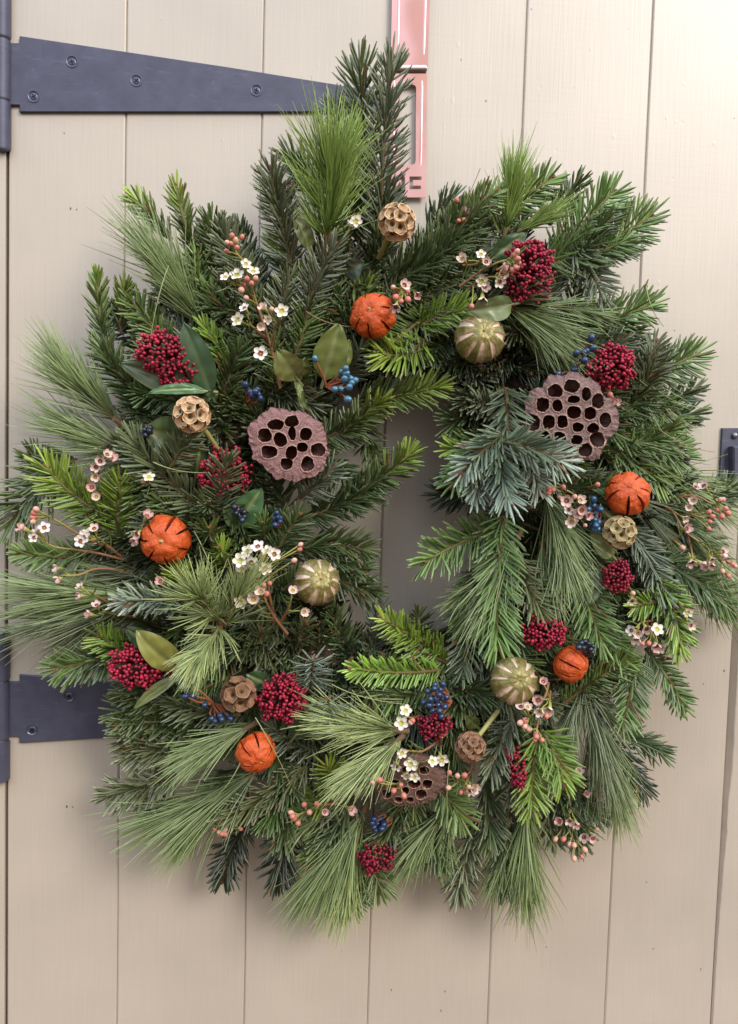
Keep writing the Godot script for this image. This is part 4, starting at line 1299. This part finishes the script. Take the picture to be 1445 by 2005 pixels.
func decorations(w: Node) -> void:
	fruit(w, "dried_orange", "dried slit orange under the top seed head, button facing out", 731, 619, 0.098, 45, 720, 603, false, 101)
	fruit(w, "dried_orange", "dried slit orange at the left edge among dark fir", 325, 1057, 0.094, 48, 314, 1062, false, 102)
	fruit(w, "dried_orange", "dried slit orange on the right below the big lotus pod", 1228, 968, 0.1, 45, 1232, 949, false, 103)
	fruit(w, "dried_orange", "dried slit orange lying on its side beside the lower right green fruit", 1118, 1300, 0.088, 38, 1150, 1318, false, 104)
	fruit(w, "dried_orange", "dried slit orange at the lower left with its button down", 502, 1473, 0.094, 40, 514, 1497, false, 105)
	fruit(w, "dried_green_fruit", "gold-dusted green fruit beneath the upper right berries", 939, 663, 0.096, 50, 949, 645, true, 106)
	fruit(w, "dried_green_fruit", "gold-dusted green fruit left of the wreath's opening", 620, 1140, 0.1, 47, 630, 1132, true, 107)
	fruit(w, "dried_green_fruit", "gold-dusted green fruit at the lower right with broad pale slits", 1006, 1333, 0.1, 49, 1022, 1331, true, 108)
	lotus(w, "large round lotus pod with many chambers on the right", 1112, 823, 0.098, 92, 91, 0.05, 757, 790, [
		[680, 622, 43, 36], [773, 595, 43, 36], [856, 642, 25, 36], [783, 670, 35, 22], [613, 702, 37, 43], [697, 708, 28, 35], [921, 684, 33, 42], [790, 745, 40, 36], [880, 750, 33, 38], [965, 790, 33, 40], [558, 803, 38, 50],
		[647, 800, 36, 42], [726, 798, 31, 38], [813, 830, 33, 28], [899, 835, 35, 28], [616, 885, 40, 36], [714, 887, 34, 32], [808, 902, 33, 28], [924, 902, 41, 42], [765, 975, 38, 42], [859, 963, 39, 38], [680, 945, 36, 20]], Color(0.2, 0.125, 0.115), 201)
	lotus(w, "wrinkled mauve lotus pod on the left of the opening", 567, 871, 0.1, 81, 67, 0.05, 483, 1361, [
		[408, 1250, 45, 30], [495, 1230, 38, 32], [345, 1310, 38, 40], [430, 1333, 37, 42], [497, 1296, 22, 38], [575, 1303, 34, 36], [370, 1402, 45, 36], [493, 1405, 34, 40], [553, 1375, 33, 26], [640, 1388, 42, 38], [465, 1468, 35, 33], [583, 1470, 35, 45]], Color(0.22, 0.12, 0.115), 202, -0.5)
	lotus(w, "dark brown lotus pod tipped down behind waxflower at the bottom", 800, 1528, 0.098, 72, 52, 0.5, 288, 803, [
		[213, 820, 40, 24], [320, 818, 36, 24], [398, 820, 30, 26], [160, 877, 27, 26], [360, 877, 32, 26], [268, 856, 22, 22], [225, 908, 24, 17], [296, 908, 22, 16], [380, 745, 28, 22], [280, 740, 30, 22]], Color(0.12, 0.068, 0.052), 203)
	scabiosa(w, "tan papery seed head at the top of the wreath", 777, 436, 0.098, 42, 0, 34, [742, 505, 0.07], 301)
	scabiosa(w, "tan papery seed head on the left with a long green stalk", 375, 812, 0.104, 41, 0, 32, [435, 892, 0.08], 302)
	scabiosa(w, "greenish seed head below the right-hand orange", 1213, 1042, 0.104, 39, 2, 34, [1172, 995, 0.08], 303)
	scabiosa(w, "dark brown rosette-like seed head at the lower left", 467, 1360, 0.094, 37, 1, 20, [], 304)
	scabiosa(w, "dusky brown seed head at the bottom hung from a pale stalk", 921, 1462, 0.1, 36, 1, 38, [975, 1392, 0.085], 305)
	skimmia(w, "crimson berry cluster at the upper right", 1032, 530, 0.088, 58, 60, 0.0, 150, 0.0, 401)
	skimmia(w, "few crimson berries under the pale folded leaf", 982, 600, 0.084, 22, 12, 0.0, 16, 0.2, 402)
	skimmia(w, "crimson berry cluster at the upper left between dark leaves", 314, 688, 0.1, 44, 42, 0.0, 95, 0.0, 403)
	skimmia(w, "trailing end of the upper left berry cluster", 350, 735, 0.098, 40, 22, 0.6, 40, 0.1, 404)
	skimmia(w, "round crimson berry cluster above the big lotus pod", 1196, 719, 0.088, 48, 44, 0.0, 130, 0.0, 405)
	skimmia(w, "crimson berry cluster half covered by fir on the left", 442, 924, 0.09, 48, 44, 0.0, 110, 0.0, 406)
	skimmia(w, "crimson berry cluster at the lower left edge", 262, 1304, 0.09, 47, 42, 0.0, 105, 0.0, 407)
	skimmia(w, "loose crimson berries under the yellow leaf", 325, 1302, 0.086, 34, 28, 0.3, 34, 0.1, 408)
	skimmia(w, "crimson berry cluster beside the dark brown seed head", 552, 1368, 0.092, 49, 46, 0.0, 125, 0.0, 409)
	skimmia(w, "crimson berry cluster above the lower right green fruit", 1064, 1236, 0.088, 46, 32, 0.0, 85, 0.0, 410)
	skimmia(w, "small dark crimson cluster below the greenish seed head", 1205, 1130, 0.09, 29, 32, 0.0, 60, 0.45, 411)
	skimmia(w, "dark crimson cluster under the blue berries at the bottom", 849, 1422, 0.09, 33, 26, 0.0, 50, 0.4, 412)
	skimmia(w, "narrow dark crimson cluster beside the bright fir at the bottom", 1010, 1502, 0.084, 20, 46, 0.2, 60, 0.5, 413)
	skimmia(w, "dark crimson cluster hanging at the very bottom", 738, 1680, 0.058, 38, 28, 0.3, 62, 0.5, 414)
	skimmia(w, "few crimson berries behind the tall grey fir", 553, 378, 0.07, 26, 18, 0.5, 14, 0.2, 415)
	viburnum(w, "pale teal berries on orange-brown stalks beside an olive leaf", 400, 400, 0.112, [690, 1030], [[627, 875], [775, 950], [800, 930], [803, 957], [825, 985], [852, 997], [793, 988], [738, 1047], [775, 1045], [820, 1035], [832, 1010], [812, 1103]], 6.6, 1)
	viburnum(w, "few deep blue berries left of the olive leaf", 400, 400, 0.096, [245, 1120], [[233, 1022], [260, 1065], [300, 1050], [288, 1062], [304, 1078], [315, 1100], [272, 1080]], 6.6, 0)
	viburnum(w, "blackish berry string beside the left seed head", 0, 800, 0.09, [900, 160], [[850, 110], [838, 128], [820, 122], [812, 140], [826, 150], [805, 158], [848, 128], [800, 172]], 6.0, 2)
	viburnum(w, "blue berries above the big lotus pod", 850, 550, 0.096, [815, 470], [[805, 410], [862, 400], [897, 382], [850, 452], [795, 500], [890, 325], [705, 525], [848, 405]], 7.0, 0)
	viburnum(w, "hanging blue berries left of the greenish seed head", 945, 800, 0.104, [660, 560], [[627, 515], [630, 550], [600, 570], [665, 570], [633, 592], [605, 625], [635, 628], [655, 642], [630, 680], [652, 680], [615, 650], [640, 660]], 6.8, 3)
	viburnum(w, "black berries over the sideways orange", 945, 1200, 0.1, [600, 200], [[560, 170], [580, 165], [600, 175], [545, 195], [570, 200], [610, 205], [585, 220], [600, 235], [622, 190], [618, 222]], 6.4, 2)
	viburnum(w, "dense navy berry cluster above the dark crimson cluster", 700, 1250, 0.102, [530, 360], [[485, 260], [437, 285], [470, 292], [505, 335], [465, 320], [415, 345], [445, 345], [378, 362], [408, 378], [457, 375], [485, 345], [425, 408], [465, 408], [475, 440], [495, 385], [440, 265], [400, 300]], 6.2, 0)
	viburnum(w, "small blue berry string left of the opening", 400, 850, 0.098, [440, 520], [[410, 447], [400, 480], [428, 497], [402, 515], [415, 470], [430, 475]], 5.8, 0)
	viburnum(w, "dark blue berries tucked under the left leaf pair", 400, 850, 0.094, [195, 390], [[170, 410], [190, 425], [208, 440], [225, 465], [205, 470], [180, 445], [225, 440], [195, 455], [215, 485]], 6.2, 2)
	viburnum(w, "navy berries under the dark brown seed head", 0, 1200, 0.096, [1215, 515], [[1050, 472], [1092, 472], [1160, 520], [1245, 580], [1285, 573], [1302, 597], [1220, 610], [1255, 600], [1200, 595], [1025, 400]], 5.8, 0)
	viburnum(w, "dark blue berries under the bottom lotus pod", 700, 1250, 0.064, [200, 1020], [[95, 1020], [115, 1045], [130, 1065], [95, 1065], [110, 1085], [140, 1075], [130, 1020], [150, 1050], [85, 1045]], 6.6, 0)

func blossoms(w: Node) -> void:
	waxflower(w, "tall waxflower spray at the upper left with pink buds", 400, 400, 0.112, [[430, 1040, 400, 900, 370, 780, 310, 600, 270, 480, 235, 350, 180, 270, 165, 215], [370, 780, 300, 720, 240, 660], [385, 800, 400, 700, 435, 650], [310, 600, 230, 480, 150, 450]],
		[120, 415, 187, 405, 278, 385, 235, 340, 230, 590, 195, 655, 340, 590, 440, 605, 315, 690, 365, 650, 320, 845], [157, 178, 177, 205, 212, 185, 130, 217, 185, 245, 125, 265, 150, 222, 240, 422, 267, 448, 220, 455, 210, 485, 237, 530, 383, 595, 290, 420], 1)
	waxflower(w, "single pale waxflower left of the top seed head", 450, 50, 0.096, [[650, 1240, 665, 1190, 685, 1150]], [690, 1130, 715, 1108], [], 1, false)
	waxflower(w, "small waxflower bunch beside the top orange", 400, 400, 0.112, [[1040, 570, 1080, 500, 1110, 480, 1130, 520], [1080, 500, 1150, 510]], [1130, 460, 1200, 512, 1085, 578], [1085, 525, 1098, 530, 1115, 548, 1150, 495, 1152, 538, 1070, 470])
	waxflower(w, "waxflower spray reaching across the upper right berries", 900, 250, 0.11, [[0, 900, 80, 840, 160, 790, 240, 755, 330, 740], [20, 780, 90, 775, 130, 745], [60, 900, 150, 850, 230, 845]], [20, 745, 120, 720, 125, 865, 235, 835, 225, 870, 140, 900, 128, 968, 245, 790, 150, 760], [325, 700, 330, 742, 335, 765, 318, 790, 300, 805, 68, 1010, 310, 720, 328, 785])
	waxflower(w, "long waxflower spray at the far left edge", 0, 800, 0.09, [[720, 860, 560, 820, 430, 800, 300, 780, 230, 730], [620, 790, 480, 730, 330, 640, 240, 590], [600, 770, 560, 730], [700, 850, 600, 770, 520, 720]], [135, 680, 215, 700, 195, 730, 250, 675, 460, 750, 490, 715, 535, 682, 478, 730], [205, 570, 195, 590, 190, 615, 188, 640], 0)
	waxflower(w, "drooping waxflower spray on the left below the orange", 0, 800, 0.088, [[750, 920, 560, 905, 450, 940, 370, 945], [640, 1110, 560, 1070, 500, 1030], [780, 1180, 650, 1165, 580, 1150]], [325, 905, 340, 960, 460, 1012, 458, 1060, 548, 1115, 510, 1165], [], 2)
	waxflower(w, "waxflowers touching the left orange", 0, 800, 0.096, [[820, 720, 800, 700, 790, 690]], [778, 708, 770, 742, 830, 612], [], 2)
	waxflower(w, "single pink waxflower just below the left orange", 2, 800, 0.094, [[970, 1015, 940, 1000, 925, 990]], [905, 978], [], 2)
	waxflower(w, "column of waxflowers among the left firs", 0, 800, 0.094, [[590, 440, 560, 400, 560, 330, 590, 280], [580, 480, 545, 500]], [605, 262, 625, 280, 565, 300, 545, 330, 540, 385, 520, 445, 545, 500], [], 2)
	waxflower(w, "small greenish white waxflower and pink bud among dark fir on the left", 4, 800, 0.094, [[850, 450, 835, 430, 828, 415]], [832, 392], [800, 412], 1)
	waxflower(w, "white waxflower bunch left of the middle green fruit", 400, 850, 0.116, [[470, 1130, 400, 1040, 350, 950, 310, 840, 280, 730], [400, 1040, 365, 900, 365, 800, 350, 700], [420, 1080, 470, 1000, 495, 920], [390, 1060, 320, 990, 290, 930]],
		[305, 640, 248, 665, 205, 715, 265, 730, 215, 770, 270, 815, 345, 755, 395, 680, 358, 662, 500, 888, 322, 893, 278, 937, 208, 947, 562, 1005], [330, 690, 335, 855, 370, 845, 350, 905, 508, 715, 545, 625, 540, 652], 0, false)
	waxflower(w, "waxflower bunch between big lotus pod and right seed head", 945, 800, 0.106, [[700, 660, 600, 580, 520, 490, 440, 450, 390, 440], [600, 460, 640, 430], [560, 640, 500, 560, 440, 480]], [475, 520, 490, 572, 550, 520, 560, 575, 592, 605, 505, 612, 545, 590, 505, 640], [370, 445, 380, 465, 397, 460, 375, 475, 455, 445, 435, 500, 520, 500, 650, 430, 580, 660], 0)
	waxflower(w, "wide waxflower spray at the right edge", 945, 800, 0.082, [[920, 520, 1060, 570, 1140, 690, 1250, 770, 1330, 830], [1000, 540, 1180, 490, 1300, 540, 1340, 530], [1110, 580, 1250, 620], [1160, 720, 1180, 800, 1190, 850], [1050, 720, 1110, 770], [1300, 800, 1360, 870]],
		[1200, 445, 1255, 440, 1195, 520, 1170, 560, 1140, 620, 1150, 680, 1180, 865, 1235, 875, 1295, 850, 1355, 810, 1300, 885, 1352, 835, 1270, 890], [1345, 515, 1330, 575, 1375, 565, 1280, 585, 1300, 610, 1285, 640, 1280, 680, 1130, 787, 1390, 870, 1425, 890, 1358, 920, 1390, 945, 1360, 515, 1388, 592, 1355, 610, 1412, 880], 0)
	waxflower(w, "waxflowers over the bright drooping fir on the right", 945, 800, 0.094, [[960, 1200, 900, 1210, 870, 1240], [820, 1000, 850, 1050], [1100, 1100, 1150, 1150], [960, 1220, 950, 1290]], [845, 1085, 1160, 1150, 1175, 1225, 845, 1255, 880, 1272, 925, 1242, 985, 1250, 870, 1300, 980, 1340, 1005, 1355], [905, 1330, 940, 1328, 850, 1045], 0)
	waxflower(w, "waxflower bunch hanging below the lower right green fruit", 700, 1250, 0.108, [[1080, 250, 1060, 330, 1000, 420, 950, 460], [1030, 420, 1020, 480, 1010, 530], [1090, 300, 1085, 380]], [1050, 245, 1025, 350, 960, 390, 1035, 412, 1085, 400, 925, 390], [920, 478, 948, 498, 970, 513, 1010, 540, 1005, 572, 1045, 575, 1070, 440, 948, 463, 1012, 555], 2)
	waxflower(w, "waxflower spray across the bottom lotus pod", 700, 1250, 0.108, [[500, 540, 430, 600, 360, 640, 290, 635, 250, 650], [360, 640, 355, 690, 330, 720], [350, 440, 300, 450, 270, 430], [250, 760, 240, 800, 235, 850], [470, 600, 480, 560]], [273, 410, 250, 478, 250, 645, 305, 710, 222, 720, 325, 780, 278, 772, 420, 695, 475, 680], [300, 475, 310, 466, 245, 830, 205, 862, 262, 890, 85, 815, 125, 800], 0, false)
	waxflower(w, "pink-budded waxflower tuft below the bottom seed head", 700, 1250, 0.098, [[650, 700, 640, 750, 590, 800, 540, 830], [640, 750, 620, 800, 600, 850]], [660, 842, 640, 855], [520, 760, 565, 778, 515, 845, 585, 870, 610, 870, 630, 840, 605, 775], 2)
	waxflower(w, "yellowish waxflower buds at the bottom left", 350, 1200, 0.09, [[900, 1080, 800, 1090, 730, 1120, 660, 1150], [760, 1110, 700, 1150, 680, 1180]], [825, 1125, 970, 1110], [635, 1130, 645, 1152, 655, 1162, 675, 1190, 740, 1128, 710, 1085, 780, 1080], 2)
	waxflower(w, "red waxflower buds under the lower left fir tip", 350, 1200, 0.072, [[330, 1150, 270, 1210, 240, 1240]], [], [205, 1222, 228, 1240, 245, 1250, 262, 1252, 265, 1225, 350, 1222], 2)
	waxflower(w, "waxflower spray hanging at the bottom right", 700, 1250, 0.062, [[1200, 780, 1220, 920, 1215, 1050, 1225, 1180], [1210, 1010, 1270, 1060, 1330, 1080], [1200, 1000, 1150, 1060], [1180, 780, 1210, 900, 1190, 1000]], [1145, 1035, 1200, 1030, 1235, 1045, 1280, 1120, 1330, 1130, 1360, 890, 1250, 750, 1290, 880], [1120, 1135, 1165, 1135, 1200, 1165, 1225, 1170, 1285, 1195, 1225, 1245, 1268, 1235, 1355, 1080, 1175, 800, 1200, 815, 1215, 805], 2)
	waxflower(w, "tiny waxflowers beside the round right cluster", 850, 550, 0.088, [[960, 720, 990, 670]], [1025, 685, 1000, 690], [995, 645, 1005, 660], 2)
	waxflower(w, "tiny waxflowers behind the upper right fir", 450, 50, 0.078, [[1260, 1150, 1310, 1090]], [1335, 1065], [1285, 990, 1325, 1100, 1295, 1105], 2)

func build_wreath() -> void:
	var w := base("wreath", self, "lush evergreen wreath with dried oranges, lotus pods, seed heads and berries on the cream door", "wreath")
	moss_ring(w)
	greenery(w)
	leaves(w)
	decorations(w)
	blossoms(w)
	loose_needles(w)

func _ready() -> void:
	var cam := Camera3D.new()
	cam.name = "camera"
	cam.fov = 62.685
	cam.near = 0.02
	cam.far = 60.0
	cam.position = EYE
	cam.basis = view
	add_child(cam)
	var sky := ProceduralSkyMaterial.new()
	sky.sky_top_color = Color(0.85, 0.915, 1.0)
	sky.sky_horizon_color = Color(0.5, 0.485, 0.46)
	sky.sky_curve = 0.7
	sky.sky_energy_multiplier = 1.36
	sky.ground_horizon_color = Color(0.38, 0.3, 0.22)
	sky.ground_bottom_color = Color(0.34, 0.26, 0.18)
	var env := Environment.new()
	env.background_mode = Environment.BG_SKY
	env.sky = Sky.new()
	env.sky.sky_material = sky
	env.tonemap_mode = Environment.TONE_MAPPER_LINEAR
	env.tonemap_exposure = 1.84
	env.sdfgi_enabled = true
	env.ssao_enabled = true
	env.ssil_enabled = true
	var we := WorldEnvironment.new()
	we.name = "sky"
	we.environment = env
	add_child(we)
	var sun := DirectionalLight3D.new()
	sun.name = "sun"
	sun.light_color = Color(1.0, 0.975, 0.945)
	sun.light_energy = 0.48
	sun.light_angular_distance = 26.0
	sun.shadow_enabled = true
	add_child(sun)
	sun.look_at_from_position(Vector3(1.1, 1.15, 1.5), Vector3.ZERO)
	materials()
	build_door()
	build_hanger()
	build_wreath()
